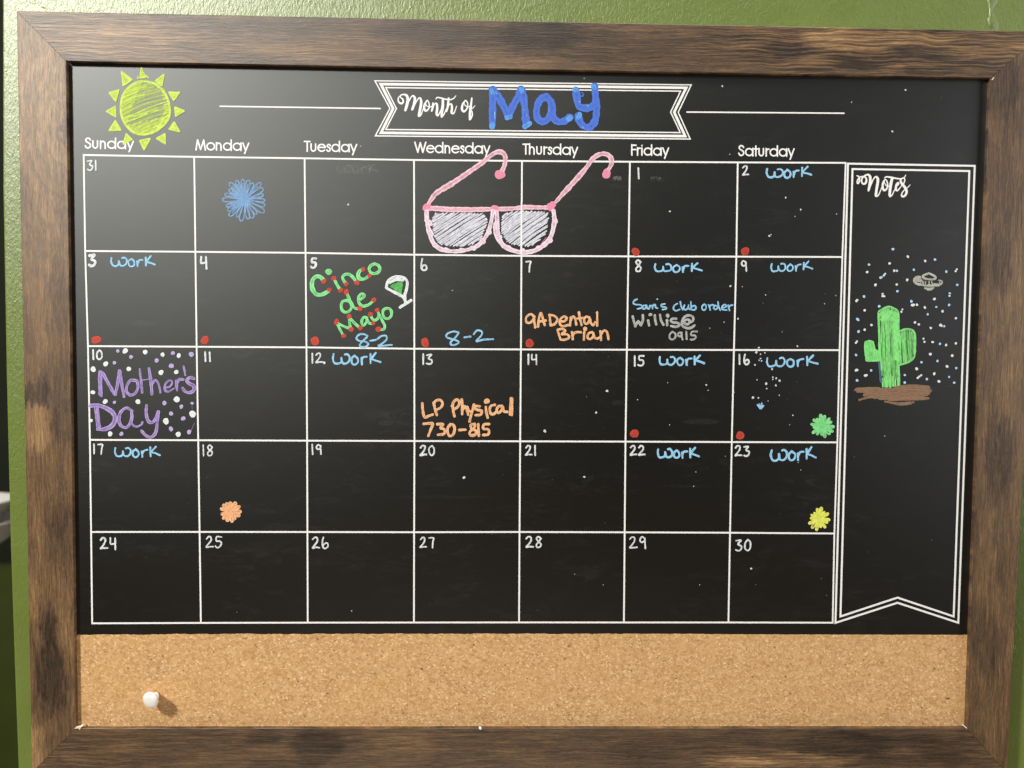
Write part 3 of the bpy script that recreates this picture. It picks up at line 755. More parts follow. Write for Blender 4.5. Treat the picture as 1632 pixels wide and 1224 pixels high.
def sans(word, x0, x1, ybase, cap=16.6, slope=.012):
    tot = sum(GL[c][0] for c in word) ; last = .12
    k = (x1 - x0) / (tot - last); ink = Ink(False); x = 0
    for c in word:
        for st in GL[c][1]:
            pts = [(x0 + (x + px) * k, ybase - cap + py * cap + slope * (x + px) * k) for px, py in st]
            cl = len(pts) > 12 and abs(pts[0][0] - pts[-1][0]) < .01 and abs(pts[0][1] - pts[-1][1]) < .01
            line(ink, pts[:-1] if cl else pts, 2.3, 1.0, closed=cl)
        x += GL[c][0]
    kk = min(p[2] for p in ink.v); ink.v = [(a, b, .00006 + (c - kk) * .4) for a, b, c in ink.v]
    ink.build('weekday_name', cal, M_PI, 'printed heading ' + word)
for a in (('Sunday', 135, 211, 236.3), ('Monday', 310.6, 395, 239), ('Tuesday', 485.2, 567, 241.2), ('Wednesday', 660.5, 779, 243.2), ('Thursday', 833.6, 919, 245.6), ('Friday', 1005.2, 1064, 247.2), ('Saturday', 1176.4, 1264, 248.2)): sans(*a)

# ------------------------------------------------------------------ handwritten dates
DG = {'0': (.62, ['.35,.02 .08,.30 .10,.78 .34,.98 .58,.72 .56,.24 .35,.02']), '1': (.24, ['.10,.02 .13,.98']),
 '2': (.72, ['.06,.22 .26,.03 .48,.10 .46,.38 .24,.70 .04,.95 .36,.90 .68,.90']), '3': (.64, ['.06,.10 .50,.06 .24,.40 .54,.58 .50,.86 .26,.98 .04,.90']),
 '4': (.66, ['.10,.04 .08,.52 .30,.54 .52,.50', '.50,.06 .54,1.0']), '5': (.66, ['.56,.05 .14,.06 .12,.42 .42,.42 .56,.64 .44,.90 .18,.98 .02,.88']),
 '6': (.64, ['.14,.02 .06,.40 .10,.84 .34,.98 .56,.80 .48,.54 .22,.60 .12,.80']), '7': (.60, ['.04,.08 .52,.06 .44,.40 .38,1.0']),
 '8': (.60, ['.50,.18 .28,.03 .10,.20 .26,.44 .50,.66 .42,.92 .16,.94 .10,.70 .34,.44 .50,.18']), '9': (.60, ['.50,.14 .24,.03 .08,.28 .24,.50 .46,.34 .50,.12 .52,.50 .52,1.0'])}
def digits(s, x, y, h, w=2.9, col='white', den=.95, name='date_number', parent=None, gap=.10, ink=None, sl=.0):
    w *= .84; own = ink is None; ink = ink or Ink(); h2 = h - w * .6; y += w * .3; x += w * .3
    for c in s:
        adv, st = DG[c]
        for t in st:
            pts = [(x + (q[0] + rnd.uniform(-.025, .025)) * h2 * .96 + sl * (1 - q[1]) * h2, y + (q[1] + rnd.uniform(-.025, .025)) * h2) for q in parse(t)[0]]
            line(ink, pts, w * rnd.uniform(.9, 1.08), den, jit=.2)
        x += (adv + gap) * h2 * .96
    if own: return ink.build(name, parent or cal, CH[col], ('grey' if col == 'dim' else 'white') + ' handwritten ' + s)
for d in [('31', 138.5, 255, 17.5, 2.7, 'white'), ('3', 140.5, 404.5, 21, 4.6), ('4', 318, 407.5, 21.5, 3.8), ('5', 494.5, 410.5, 17.5, 4.2), ('6', 669.5, 412, 20), ('7', 836.5, 415.5, 18.5),
          ('8', 1011, 413.5, 20.5, 2.8), ('9', 1180, 415, 18), ('10', 146.5, 557, 17, 3.0), ('11', 325, 560, 17, 3.2), ('12', 495.5, 562, 17.5), ('13', 672, 563.5, 18, 3.0), ('14', 839.5, 563.5, 18, 3.0),
          ('15', 1009, 566, 18, 3.1), ('16', 1176, 564, 18, 3.2), ('17', 147.5, 706.5, 18, 3), ('18', 321.5, 708.5, 19, 2.8), ('19', 495.5, 707.5, 17.5, 3), ('20', 668.5, 709, 18, 3), ('21', 836.5, 709, 18, 3),
          ('22', 1003.5, 709, 17.5, 3), ('23', 1170, 709.5, 18.5, 3), ('24', 158.5, 856, 20, 3), ('25', 327.5, 854, 19.5, 2.8), ('26', 496.5, 855, 20, 2.8), ('27', 668.5, 855.5, 18, 2.8),
          ('28', 837, 854, 20, 2.8), ('29', 1002, 854.5, 20.5, 2.8), ('30', 1171.5, 859, 19.5, 2.8), ('1', 1015, 267, 19, 3.2), ('2', 1182, 263.5, 17, 3.0)]:
    s_, x_, y_, h_ = d[:4]; w_ = d[4] if len(d) > 4 else 2.9; c_ = d[5] if len(d) > 5 else 'white'
    thick = {'11': .22, '10': .2, '18': .2, '17': .22, '15': .22, '13': .18, '14': .16, '16': .26, '12': .2, '19': .22}.get(s_, .14)
    digits(s_, x_, y_, h_, w_, c_, gap=thick)

# ------------------------------------------------------------------ "Work"
WK = '560,195 547,250 575,305 632,312 680,290 688,238; 688,250 705,300 760,310 812,280 820,225 782,196 742,200; 905,212 858,245 862,300 905,322 950,298 955,245 905,212; 1010,240 1018,318; 1016,285 1045,232 1105,222; 1160,190 1160,305; 1250,175 1178,245 1185,255 1240,268 1322,294'
for (x0, y0, x1, y1, w) in [(1221, 266, 1294, 283.5, 3.2), (176.5, 408, 248, 425.5, 2.9), (1042.5, 418.5, 1119, 434, 3.0), (1228, 417, 1295, 432.5, 2.8), (530, 561.5, 607, 581.5, 3.2), (1050, 566, 1123, 582.5, 3.3),
                             (1221, 567, 1304, 584.5, 3.1), (182.5, 711, 256, 729, 3.0), (1047.5, 713, 1114, 730.5, 3.5), (1228, 713, 1301, 734.5, 3.5)]:
    ink = Ink()
    sk = {1221: -3, 1228: -4}.get(x0, 0)
    for st in parse(WK):
        pts = []
        for a, b in st:
            u = (a - 540) / 790; v = (b - 170) / 155
            pts.append((x0 + u * (x1 - x0) + rnd.uniform(-.5, .5), y0 + v * (y1 - y0) + sk * (u - .5) * .6 + rnd.uniform(-.5, .5)))
        line(ink, pts, w * rnd.uniform(.84, .98), 1.08, jit=.15)
    ink.build('handwritten_word', cal, CH['blue'], 'light blue handwritten Work')

def word(fr, txt, w, c, label, den=.95, dots='', jit=.15): return write('handwritten_word', cal, fr, txt, w, c, den, label, dots, jit)
word('n14', '715,935 640,898 550,908 495,975 550,1030 660,1042 730,1085 690,1140 600,1150 560,1115 610,1045 700,960; 770,1027 885,1010; 915,990 990,935 1080,930 1090,1000 1010,1080 930,1132 1060,1122 1195,1108', 34, 'blue', 'light blue handwritten 8-2 under the green lettering')
word('F', '1350,938 1315,932 1275,948 1275,970 1320,985 1352,1000 1330,1018 1302,1018 1300,1000 1325,975 1350,945; 1388,970 1428,964; 1448,950 1470,925 1500,932 1498,958 1465,995 1515,984 1575,982', 11, 'blue', 'light blue handwritten 8-2')
word('n18', '140,62 95,85 85,125 120,140 195,148 205,185 145,202; 275,150 228,158 218,192 245,205 270,175 275,150 282,185 300,203; 312,203 322,152; 325,175 345,150 358,165 362,200; 362,175 385,140 402,150 408,185 435,192; 540,130 490,142 495,170 555,180 558,205 505,212;'
 '722,125 675,155 665,205 700,230 755,210; 762,100 775,160 798,215; 822,148 812,195 840,215 872,190 882,150; 882,150 880,190 905,212; 915,100 918,160 925,210 970,215 990,185 965,155 925,175;'
 '1108,135 1078,165 1080,205 1105,222 1135,195 1130,150 1108,135; 1170,142 1185,180 1195,218; 1182,175 1205,150 1240,142; 1300,170 1265,152 1245,185 1270,210 1300,190 1305,170; 1308,100 1315,160 1340,222; 1375,188 1430,168 1405,140 1368,165 1372,210 1435,218; 1455,150 1462,190 1475,226; 1465,180 1485,155 1522,146',
 21, 'blue', 'light blue handwriting reading Sam\'s club order', dots='430,62,12')
word('n18', '75,310 90,370 112,455; 112,455 150,385 160,385 195,440; 195,440 222,365 222,290; 298,370 305,405 312,440; 395,292 400,360 415,428; 470,290 485,370 520,432; 572,365 572,440; 705,345 650,345 625,372 660,398 730,405 748,435 700,462 630,450;'
 '878,355 832,365 822,400 860,425 895,400 895,360 905,395 945,370 945,320 890,295 825,318 785,390 800,450 870,482 930,468 968,440', 33, 'dim', 'grey smudged handwriting reading Willis@', .88, dots='330,285,24 580,300,26')
word('n18', '650,532 612,570 610,620 645,645 690,615 690,560 650,532; 785,545 740,550 728,585 765,600 785,560 782,600 797,645; 850,530 855,640; 1005,530 935,532 918,582 975,588 985,620 950,645 912,645', 24, 'dim', 'grey handwritten 0915', .85)
word('n17', '222,150 160,108 90,160 90,235 150,250 205,195 215,140 222,240 235,325; 280,312 292,200 325,88 358,180 390,290; 290,232 405,212; 465,120 475,200 485,290; 460,122 540,135 595,195 555,265 490,295; 640,225 710,225 745,175 705,145 645,190 632,260 680,305 770,285;'
 '800,292 806,225 812,160; 808,215 850,145 885,190 902,282; 945,80 962,180 988,288; 918,180 1012,170; 1115,165 1060,150 1028,205 1050,265 1095,250 1125,190 1140,250 1175,292 1208,240; 1240,78 1242,190 1240,300', 35, 'orange', 'orange handwriting reading 9A Dental')
word('n17', '598,370 620,440 645,522; 600,362 680,348 722,385 665,432 755,438 785,490 720,525 650,525; 830,402 840,460 845,518; 842,470 870,415 920,400 975,402; 1030,405 1025,528; 1160,400 1100,425 1085,490 1130,515 1175,470 1178,415 1200,490 1240,505 1280,490; 1290,385 1300,450 1305,530; 1300,450 1345,380 1390,385 1412,440 1425,518', 35, 'orange', 'orange handwriting reading Brian', dots='1045,350,34')
word('n16', '125,170 132,270 160,382 220,365 285,342; 300,160 320,260 348,350; 298,165 350,122 410,125 435,180 400,240 335,272; 590,200 598,290 618,368; 582,215 605,150 655,110 692,150 670,220 612,262; 730,112 735,220 735,335; 738,290 765,215 800,250 828,345; 812,225 835,280 868,300; 915,190 895,270 870,360 848,450;'
 '1005,215 940,215 930,255 985,275 1035,290 1015,345 940,352; 1098,225 1105,300 1125,392; 1235,195 1180,208 1155,265 1180,335 1225,330 1255,300; 1345,210 1290,220 1262,275 1290,318 1335,280 1355,225 1370,290 1425,302; 1482,95 1475,220 1468,340; 1500,100 1496,220 1495,350', 38, 'orange', 'orange handwriting reading LP Physical', dots='1112,138,40')
word('n16', '145,485 225,478 285,485 255,570 218,668; 352,490 445,490 400,548 462,570 460,635 365,652; 560,490 515,545 515,620 545,672 600,640 620,560 600,500 560,490; 692,578 785,574; 925,485 870,500 880,560 945,590 935,650 865,658 855,605 915,555 930,510 925,485; 980,490 985,580 990,668; 1148,488 1068,495 1060,560 1125,565 1148,605 1125,650 1055,655', 38, 'orange', 'orange handwritten 730-815')

for (gx, gy, gw, gh, gd) in ((537, 262, 66, 14, .085), (1036, 281, 22, 9, .05), (977, 281, 15, 7, .14)):
    ink = Ink()
    for st in parse(WK if gw > 30 else '560,300 640,190 700,300 780,200; 900,180 1000,300 1100,190 1200,300'):
        line(ink, [(gx + (a - 540) / 790 * gw, gy + (b - 170) / 155 * gh) for a, b in st], 2.6, gd)
    ink.build('rubbed_out_writing', cal, CH['dim'], 'barely visible rubbed out grey writing')
# ------------------------------------------------------------------ "May" in royal blue
may = empty('month_word', cal, label='thick royal blue handwritten May across the banner')
x0, y0, s = FR['n2']
ik = Ink()
for st in parse('205,185 205,330 205,480 202,650; 215,190 290,300 350,410 408,535; 412,535 470,400 525,300 575,185; 590,190 612,330 628,480 640,650;'
                '900,280 825,320 782,420 778,530 830,602 905,590 955,520 980,430 962,340 900,280; 960,340 972,440 990,550 1060,607 1140,598 1205,552; 1285,190 1300,290 1325,400 1400,428 1475,420 1515,390; 1530,140 1545,300 1555,450 1540,580 1480,665 1400,668 1340,610 1318,530'):
    line(ik, [(x0 + a / s, y0 + b / s) for a, b in st], 11.4, 1.2, jit=.35)
for st in parse('1360,225 1385,245 1375,275 1350,270'): line(ik, [(x0 + a / s, y0 + b / s) for a, b in st], 2.0, 1.1)
ik.build('word_stroke', may, CH['royal'])
ik = Ink()
for a, b, c, d in ((200, 200, 205, 225), (202, 640, 198, 672), (395, 550, 430, 540), (578, 185, 582, 205), (625, 668, 685, 628), (1190, 570, 1220, 545), (1318, 550, 1332, 512), (1278, 185, 1285, 195), (1522, 145, 1528, 165)):
    ik = Ink(); line(ik, [(x0 + a / s, y0 + b / s), (x0 + c / s, y0 + d / s)], 8.6, 1.0); ik.build('stroke_end', may, CH['tip'], 'lighter blue stroke end')
ik = Ink()
for st in parse('880,290 875,310; 910,285 905,305; 945,320 960,345; 800,350 820,355; 960,350 975,370; 940,440 935,470; 980,470 990,490; 945,525 940,550; 810,560 820,585; 1070,590 1080,610; 610,400 620,420; 610,440 620,460; 640,500 650,530; 1310,340 1340,345; 1330,400 1345,425; 1440,390 1450,420; 1370,665 1385,685; 230,480 235,560; 245,215 258,245'):
    line(ik, [(x0 + a / s, y0 + b / s) for a, b in st], 1.2, .75, sm=False)
ik.build('pale_fleck', may, CH['blue'], 'small pale flecks in the blue strokes')  # short pale blue strokes over the royal blue

# ------------------------------------------------------------------ sun
sun = empty('sun_drawing', cal, label='lime yellow sun with scribbled disc and eleven short rays')
x0, y0, s = FR['n3']
outl = [(x0 + a / s, y0 + b / s) for a, b in parse('690,305 560,335 440,420 370,530 338,660 336,800 365,920 420,1020 520,1120 640,1170 760,1165 880,1130 1000,1050 1090,950 1128,850 1130,740 1110,640 1060,520 970,410 850,330')[0]]
ik = Ink()
hatch(ik, outl, -17, 3.1, 3.4, .26, 1.5, -1.6, .12)
hatch(ik, outl, -21, 6.2, 1.8, .62, 4.0, -1.2, .2)
hatch(ik, [outl[i] for i in (0, 1, 2, 3, 4, 5, 6, 7)], -27, 3.0, 2.4, .66, 1.5)
hatch(ik, [outl[i] for i in (7, 8, 9, 10, 11, 12, 13, 14)], -28, 2.8, 2.4, .66, 1.2)
hatch(ik, [(x0 + a / s, y0 + b / s) for a, b in ((960, 380), (1040, 420), (1130, 700), (1130, 880), (1030, 1040), (950, 1020), (1020, 850), (1040, 650))], -30, 3.0, 2.2, .72, 1.0)
line(ik, outl, 3.3, .92, closed=True, jit=.3)
for st in parse('400,890 600,860 800,790 920,765; 420,610 560,560 720,520; 420,960 600,900 760,830; 860,1060 1000,980; 430,500 600,430 750,390'): line(ik, [(x0 + a / s, y0 + b / s) for a, b in st], 2.4, .85, jit=.4)
ik.build('sun_disc', sun, CH['lime'])
def tri(pts, parent):
    ik = Ink(); c = np.mean(pts, 0)
    P = [tuple(c + (np.array(p) - c) * .86) for p in pts]
    for i in range(3):
        line(ik, [P[i], P[(i + 1) % 3]], 2.5, .95, jit=.2)
    for k in (.55, .25):
        Q = [tuple(c + (np.array(p) - c) * k) for p in pts]
        for i in range(3): line(ik, [Q[i], Q[(i + 1) % 3]], 2.5, rnd.uniform(.6, .9), jit=.2)
    ik.build('sun_ray', parent, CH['lime'])
for t in ([(335, 130), (530, 280), (370, 390)], [(665, 70), (740, 250), (645, 255)], [(1045, 180), (885, 300), (1005, 390)], [(1105, 475), (1300, 480), (1195, 625)], [(1205, 715), (1375, 785), (1220, 880)],
          [(1200, 955), (1110, 1085), (1300, 1130)], [(310, 435), (135, 485), (255, 640)], [(245, 700), (90, 790), (255, 890)], [(245, 930), (130, 1110), (345, 1100)]):
    tri([(x0 + a / s, y0 + b / s) for a, b in t], sun)
for t in ([(820, 866), (864, 908), (800, 940)], [(905, 913), (982, 898), (937, 980)], [(1075, 866), (1015, 900), (1077, 940)]): tri([(a / 4.08, b / 4.08) for a, b in t], sun)
ik = Ink()
for st in parse('612,225 612,255; 735,210 785,245; 690,190 700,235'): line(ik, [(x0 + a / s, y0 + b / s) for a, b in st], 2.3, .8)
ik.build('sun_ray', sun, CH['lime'], 'two small loose dabs beside the top ray')

# ------------------------------------------------------------------ scribbled flowers
def flower(cx, cy, R, n, w, c, label, den=.8, r0=.14, fat=.42, fill=.0, ry=1.0, loose=.08):
    root = empty('flower_drawing', cal, label=label)
    for i in range(n):
        a = 2 * math.pi * (i + rnd.uniform(-.22, .22)) / n; r = R * rnd.uniform(.90 - loose, 1.02) - w / 2; ik = Ink()
        hw = math.pi / n * fat * 2.1 * r * rnd.uniform(.75, 1.1)
        u = np.array([math.cos(a), math.sin(a)]); v = np.array([-u[1], u[0]])
        pts = []
        for (k, m) in ((r0, .1), (.45, .65), (.78, 1), (.95, .72), (1.0, 0), (.95, -.72), (.78, -1), (.45, -.65), (r0, -.1)):
            q = np.array([cx, cy]) + u * r * k + v * hw * .5 * m; pts.append((q[0], cy + (q[1] - cy) * ry))
        line(ik, pts, w * rnd.uniform(.85, 1.1), den * rnd.uniform(.88, 1.05), jit=.2)
        if fill and rnd.random() < fill:
            q0 = np.array([cx, cy]) + u * r * .2; q1 = np.array([cx, cy]) + u * r * .8; line(ik, [tuple(q0), tuple(q1)], w * 1.1, den * .8)
        ik.build('petal', root, CH[c])
    ik = Ink()
    for i in range(int(n * .6)):
        a = rnd.uniform(0, 6.28); r = R * .34 * rnd.random(); b = a + rnd.uniform(2, 4)
        line(ik, [(cx + r * math.cos(a), cy + r * math.sin(a)), (cx + R * .32 * math.cos(b), cy + R * .32 * math.sin(b))], w, den * .8, jit=.3)
    ik.build('flower_centre', root, CH[c])
flower(390.5, 318.5, 38.5, 22, 1.9, 'flowerblue', 'loose blue scribbled flower with many looped petals', .80, .08, .66, .55, 1.0, .12)
flower(1310.5, 679.5, 19.8, 15, 2.5, 'green', 'small green scribbled flower', .95, .1, .42, .6, 1.0, .16)
flower(366.8, 815.2, 18.8, 13, 2.6, 'orange', 'small orange scribbled flower', 1.0, .1, .50, .8, 1.0, .12)
flower(1305.5, 827, 19.6, 14, 2.5, 'yellow', 'small yellow scribbled flower', .97, .1, .40, .5, 1.0, .20)

# ------------------------------------------------------------------ sunglasses
sg = empty('sunglasses_drawing', cal, label='pink rimmed sunglasses with white scribbled lenses')
lx, ly, ls = FR['n7']; rx_, ry_, rs = FR['n8']
Lp = [(lx + a / ls, ly + b / ls) for a, b in [(265, 480), (330, 400), (600, 395), (1130, 395), (1400, 430), (1470, 590), (1400, 780), (1340, 900), (1220, 1060), (850, 1140), (600, 1120), (430, 1090), (330, 1000), (280, 890), (275, 800), (245, 590)]]
Rp = [(rx_ + a / rs, ry_ + b / rs) for a, b in [(275, 350), (370, 262), (650, 225), (1050, 230), (1275, 240), (1285, 340), (1265, 480), (1250, 620), (1200, 740), (1030, 915), (860, 1000), (640, 990), (560, 960), (430, 940), (340, 850), (255, 700), (250, 580)]]
for P, ang in ((Lp, -33), (Rp, -36)):
    ik = Ink(); hatch(ik, P, ang, 3.0, 2.35, .98, 1.6, -.7, .14); hatch(ik, P, ang - 1.5, 6.5, 1.5, .5, 5, -.5, .2); ik.build('lens', sg, CH['lens'])
ik = Ink()
for st in parse('1143,150,26 1148,230,27 1163,300,28 1190,362,28 1245,402,26 1325,412,24 1405,402,24 1480,370,26 1535,300,26 1560,225,24 1574,150,28'): line(ik, [(400 + a / 4.08, 300 + b / 4.08, c / 4.08) for a, b, c in st], 6, .93, jit=.3)
for st in parse('195,590 225,640; 215,800 250,870; 300,1090 350,1130; 540,1195 600,1215; 880,1200 940,1210; 1110,1150 1170,1170; 1330,980 1370,1030; 1470,780 1500,830; 130,380 130,560'): line(ik, [(lx + a / ls, ly + b / ls) for a, b in st], 6.6, .95)
ik.build('lens_rim', sg, CH['rim'])
ik = Ink()
for st in parse('1598,155,26 1602,235,26 1612,320,27 1642,378,27'): line(ik, [(400 + a / 4.08, 300 + b / 4.08, c / 4.08) for a, b, c in st], 6, .9, jit=.3)
for st in parse('120,560 155,740 215,870 320,985 430,1050 600,1105 740,1125 930,1100 1080,1040 1210,940 1310,820 1365,680 1395,540 1408,420 1390,220'): line(ik, [(rx_ + a / rs, ry_ + b / rs) for a, b in st], 7.0, .93, jit=.3)
for a, b in ((150, 500), (215, 800), (405, 1020), (710, 1095), (1060, 1030), (1310, 850), (1425, 440)): dot(ik, rx_ + a / rs, ry_ + b / rs, 4.4, 1.0)
ik.build('lens_rim', sg, CH['rim'])
ik = Ink()
for st in parse('205,640 215,760; 240,900 290,1050; 380,1140 490,1195; 640,1215 820,1215; 1150,1130 1230,1070'): line(ik, [(lx + a / ls, ly + b / ls) for a, b in st], 1.3, .55)
for st in parse('200,300 205,480; 190,570 195,700; 280,900 380,960; 480,1030 600,1060; 1370,500 1355,650; 1380,230 1375,400; 1230,800 1110,950'): line(ik, [(rx_ + a / rs, ry_ + b / rs) for a, b in st], 1.6, .6)
ik.build('rim_shading', sg, CH['rose'], 'thin darker pink lines inside the rims')
write('top_bar', sg, 'n5', '200,915 400,928 700,938 1000,938 1180,935 1400,930 1640,906; 210,930 500,945 800,950 1000,945', 62, 'pink', 1.0)
write('top_bar', sg, 'n6', '120,908 300,912 500,915', 62, 'pink', 1.0)
write('temple_arm', sg, 'n5', '195,880,50 260,780,62 330,700,76 560,560,78 780,410,72 980,270,68 1100,170,62 1190,115,66 1265,115,72 1312,165,72 1318,240,66 1300,320,62 1270,385,60', 66, 'pink', .9)
write('temple_arm', sg, 'n6', '600,830,52 700,715,66 880,520,76 1030,345,66 1130,210,66 1220,150,68 1310,140,66 1380,180,66 1405,250,66 1385,320,60 1350,375,56', 66, 'pink', .9)
ik = Ink()
for fr, a, b, r in (('n5', 1240, 438, 66), ('n6', 1328, 425, 60), ('n5', 172, 915, 50), ('n5', 205, 900, 45), ('n5', 1165, 940, 58), ('n6', 520, 905, 58), ('n6', 555, 870, 46)):
    ik = Ink(); dot(ik, FR[fr][0] + a / FR[fr][2], FR[fr][1] + b / FR[fr][2], r / FR[fr][2], 1.05); ik.build('joint_dab', sg, CH['rose'], 'deeper pink dab')

# ------------------------------------------------------------------ Cinco de Mayo
cm = empty('cinco_de_mayo_lettering', cal, label='green handwriting reading Cinco de Mayo with red dots on the stroke ends')
write('lettering_word', cm, 'n13', '385,510,74 310,430,80 225,415,86 155,470,90 125,570,90 140,690,90 205,790,90 300,815,86 400,785,80 495,725,70; 610,470 665,590 735,700; 860,570 800,480 795,415 850,370 930,370 1010,430 1085,530;'
      '1222,265,60 1160,300,66 1125,380,80 1150,450,86 1220,478,72 1300,450,62 1370,400,56; 1486,140 1400,185 1365,255 1400,330 1486,352 1565,320 1600,250 1565,180 1486,140; 440,310 490,280 530,310 490,350 450,320', 62, 'green', .88)
write('lettering_word', cm, 'n13', '870,935 790,960 760,1060 790,1160 870,1190 950,1150 985,1060 950,970 870,935; 870,750 920,870 985,1000 1060,1105 1165,1112; 1175,915 1255,850 1240,800 1180,805 1130,890 1145,990 1230,1060 1350,1030 1460,945', 58, 'green', .9)
write('lettering_word', cm, 'n14', '105,665 165,790 235,920; 120,675 210,725 330,775 385,795; 358,560 362,680 385,790; 368,575 460,680 570,775; 705,575 640,565 600,640 620,720 660,710 700,630 705,590 720,640 765,690 815,685; 775,515 805,590 865,622 920,580 935,500; 905,430 950,520 1010,640 1055,735 1030,800 940,812;'
      '1095,385 1030,415 1015,490 1050,575 1120,592 1180,540 1185,450 1150,395 1095,385', 50, 'green', .9)
for fr, L in (('n14', '105,660 355,550 390,800 570,775 245,930 775,510 825,680 905,425 930,800 840,225'), ('n13', '385,520 505,705 600,460 750,715 870,580 1100,550 1235,265 1375,400 870,750 1165,1110')):
    for a, b in parse(L)[0]:
        ik = Ink(); dot(ik, FR[fr][0] + a / FR[fr][2], FR[fr][1] + b / FR[fr][2], 3.7 * rnd.uniform(.9, 1.1), rnd.uniform(.82, 1.0)); ik.build('red_dot', cm, CH['red'])
mg = empty('cocktail_glass_drawing', cal, label='white outlined cocktail glass with green drink, tilted')
ik = Ink(); hatch(ik, [(400 + a / 4.08, 300 + b / 4.08) for a, b in ((898, 632), (988, 606), (980, 692), (940, 672))], -35, 2.2, 3.0, .9, .5); ik.build('drink', mg, CH['glassgreen'])
write('glass_outline', mg, 'F', '880,648 890,605 930,578 985,578 1015,605 1012,655 1000,700 1002,735; 882,650 935,678 985,705 1005,735; 900,615 945,595 990,598; 1042,728 1008,750 970,775; 1035,735 975,770; 1000,690 1005,745', 17, 'white', 1.0)

# ------------------------------------------------------------------ Mother's Day
md = empty('mothers_day_lettering', cal, label="purple handwriting reading Mother's Day among white and purple dots")
write('lettering_word', md, 'n15', '180,120,56 180,300,54 180,440,50; 190,130,44 195,280,30 200,465,28; 215,130,46 290,270,46 385,440,30; 240,160,20 330,310,20 400,440,24; 400,440,44 435,270,44 460,100,50; 470,110,34 495,270,34 525,475,34; 455,110,30 480,280,24 520,470,24; 690,240 620,238 570,310 562,400 615,448 680,430 725,350 720,270 700,240;'
      '752,70,22 758,140,30 775,280,36 788,415,34; 762,235,12 850,225,12 935,205,12; 885,65,36 905,200,46 920,320,46 928,435,40; 930,290,34 970,235,30 1015,270,30 1040,350,30 1050,415,28; 1130,345,26 1195,320,24 1222,255,24 1175,240,26 1122,295,30 1115,370,32 1165,400,28 1255,350,16; 1280,245,34 1285,320,40 1292,385,26; 1290,280,34 1325,225,38 1385,225,34;'
      '1385,35,28 1400,100,30 1412,165,22; 1540,215,40 1480,198,46 1430,235,48 1470,285,50 1535,320,50 1530,385,50 1470,415,46 1405,395,40 1368,345,34', 40, 'purple', .72)
write('lettering_word', md, 'n15', '40,605,50 150,600,54 270,640,60 370,715,66 395,810,70 340,900,66 230,945,56 145,940,50; 110,620,40 130,780,40 150,930,40; 145,640,30 160,780,30 175,910,34; 645,680,30 560,635,40 475,700,46 450,800,48 480,890,46 550,920,42 610,865,44 640,770,44 632,690,36; 640,700,26 628,800,30 650,880,30 710,905,26 775,875,24 790,840,28;'
      '850,600,40 845,710,44 875,825,46 935,845,44 990,770,40 1020,690,44; 1020,690,44 1005,830,44 985,980,44 925,1055,42 850,1040,44 775,965,36', 40, 'purple', .74)
for txt, c, tl in (('815,38,16 945,45,14 1058,62,13 1163,68,13 688,122,15 607,157,17 838,155,14 1048,178,15 1147,175,14 605,307,13 685,367,14 898,368,15 1150,353,18 1253,448,20 1080,495,18 595,490,10 717,577,15 1160,580,16', 'white', 1.0),
                   ('767,38,10 853,77,12 1125,52,12 1245,60,15 1020,100,13 1115,135,14 745,115,11 745,372,10 1070,377,13 1180,400,12 1113,445,13 1192,477,13 1112,545,13 1230,565,13 790,577,12 1250,378,9', 'lilac', .95)):
    for a, b, r in parse(txt)[0]:
        ik = Ink(); dot(ik, a / 4.08, 550 + b / 4.08, r / 4.08, tl); ik.build('paint_dot', md, CH[c])
ik = Ink()
for st in parse('1506,600 1508,650; 1545,850 1495,960'): line(ik, [(140 + a / 9.067, 580 + b / 9.067) for a, b in st], .9, .35)
ik.build('thin_scratch', md, CH['lilac'])

# ------------------------------------------------------------------ red dots in the cells
for (x, y) in ((153.5, 541.5), (326.5, 542), (502, 543.5), (677.5, 546), (844, 547), (1013, 401.5), (1187.5, 400.5), (1011, 691), (1179.5, 694)):
    ik = Ink(); dot(ik, x, y, 6.1, .90 if x < 800 else .78); ik.build('red_dot', cal, CH['red'])

# ------------------------------------------------------------------ cactus scene
uf = empty('flying_saucer_drawing', cal, label='grey hand drawn flying saucer among the stars')
ik = Ink()
_p = lambda L: [(1440 + a / 20.4, 425 + b / 20.4) for a, b in L]
hatch(ik, _p([(330, 450), (420, 340), (540, 310), (600, 420), (600, 500), (450, 500), (400, 560)]), -50, 2.0, 2.6, .85, .2)
hatch(ik, _p([(340, 500), (480, 530), (700, 600), (1000, 590), (1260, 520), (1240, 590), (1080, 645), (820, 645), (560, 620), (400, 570)]), 2, 1.8, 2.2, .8, .3)
ik.build('saucer_shading', uf, CH['ufo'])
cs = empty('cactus_drawing', cal, label='green scribbled cactus with two arms')
T1 = [(1399.5, 500), (1404, 494), (1410, 490.5), (1417, 488.5), (1424, 491), (1430, 495), (1432, 503), (1432, 527), (1431, 557), (1432, 580), (1433, 614), (1427, 617), (1411, 618), (1405.5, 617), (1404, 590), (1403, 575), (1401, 557), (1400.5, 528)]
AL = [(1378, 552), (1379, 545), (1385, 543), (1391.5, 544.5), (1394, 556), (1397, 559), (1404, 558), (1404, 575), (1390, 575), (1381, 575), (1379, 566)]
AR = [(1433.5, 530), (1436, 527), (1441, 524.5), (1450, 524.5), (1456, 528), (1458.5, 536), (1458, 562), (1455, 572), (1446, 578), (1432, 582), (1431, 560), (1435, 556)]
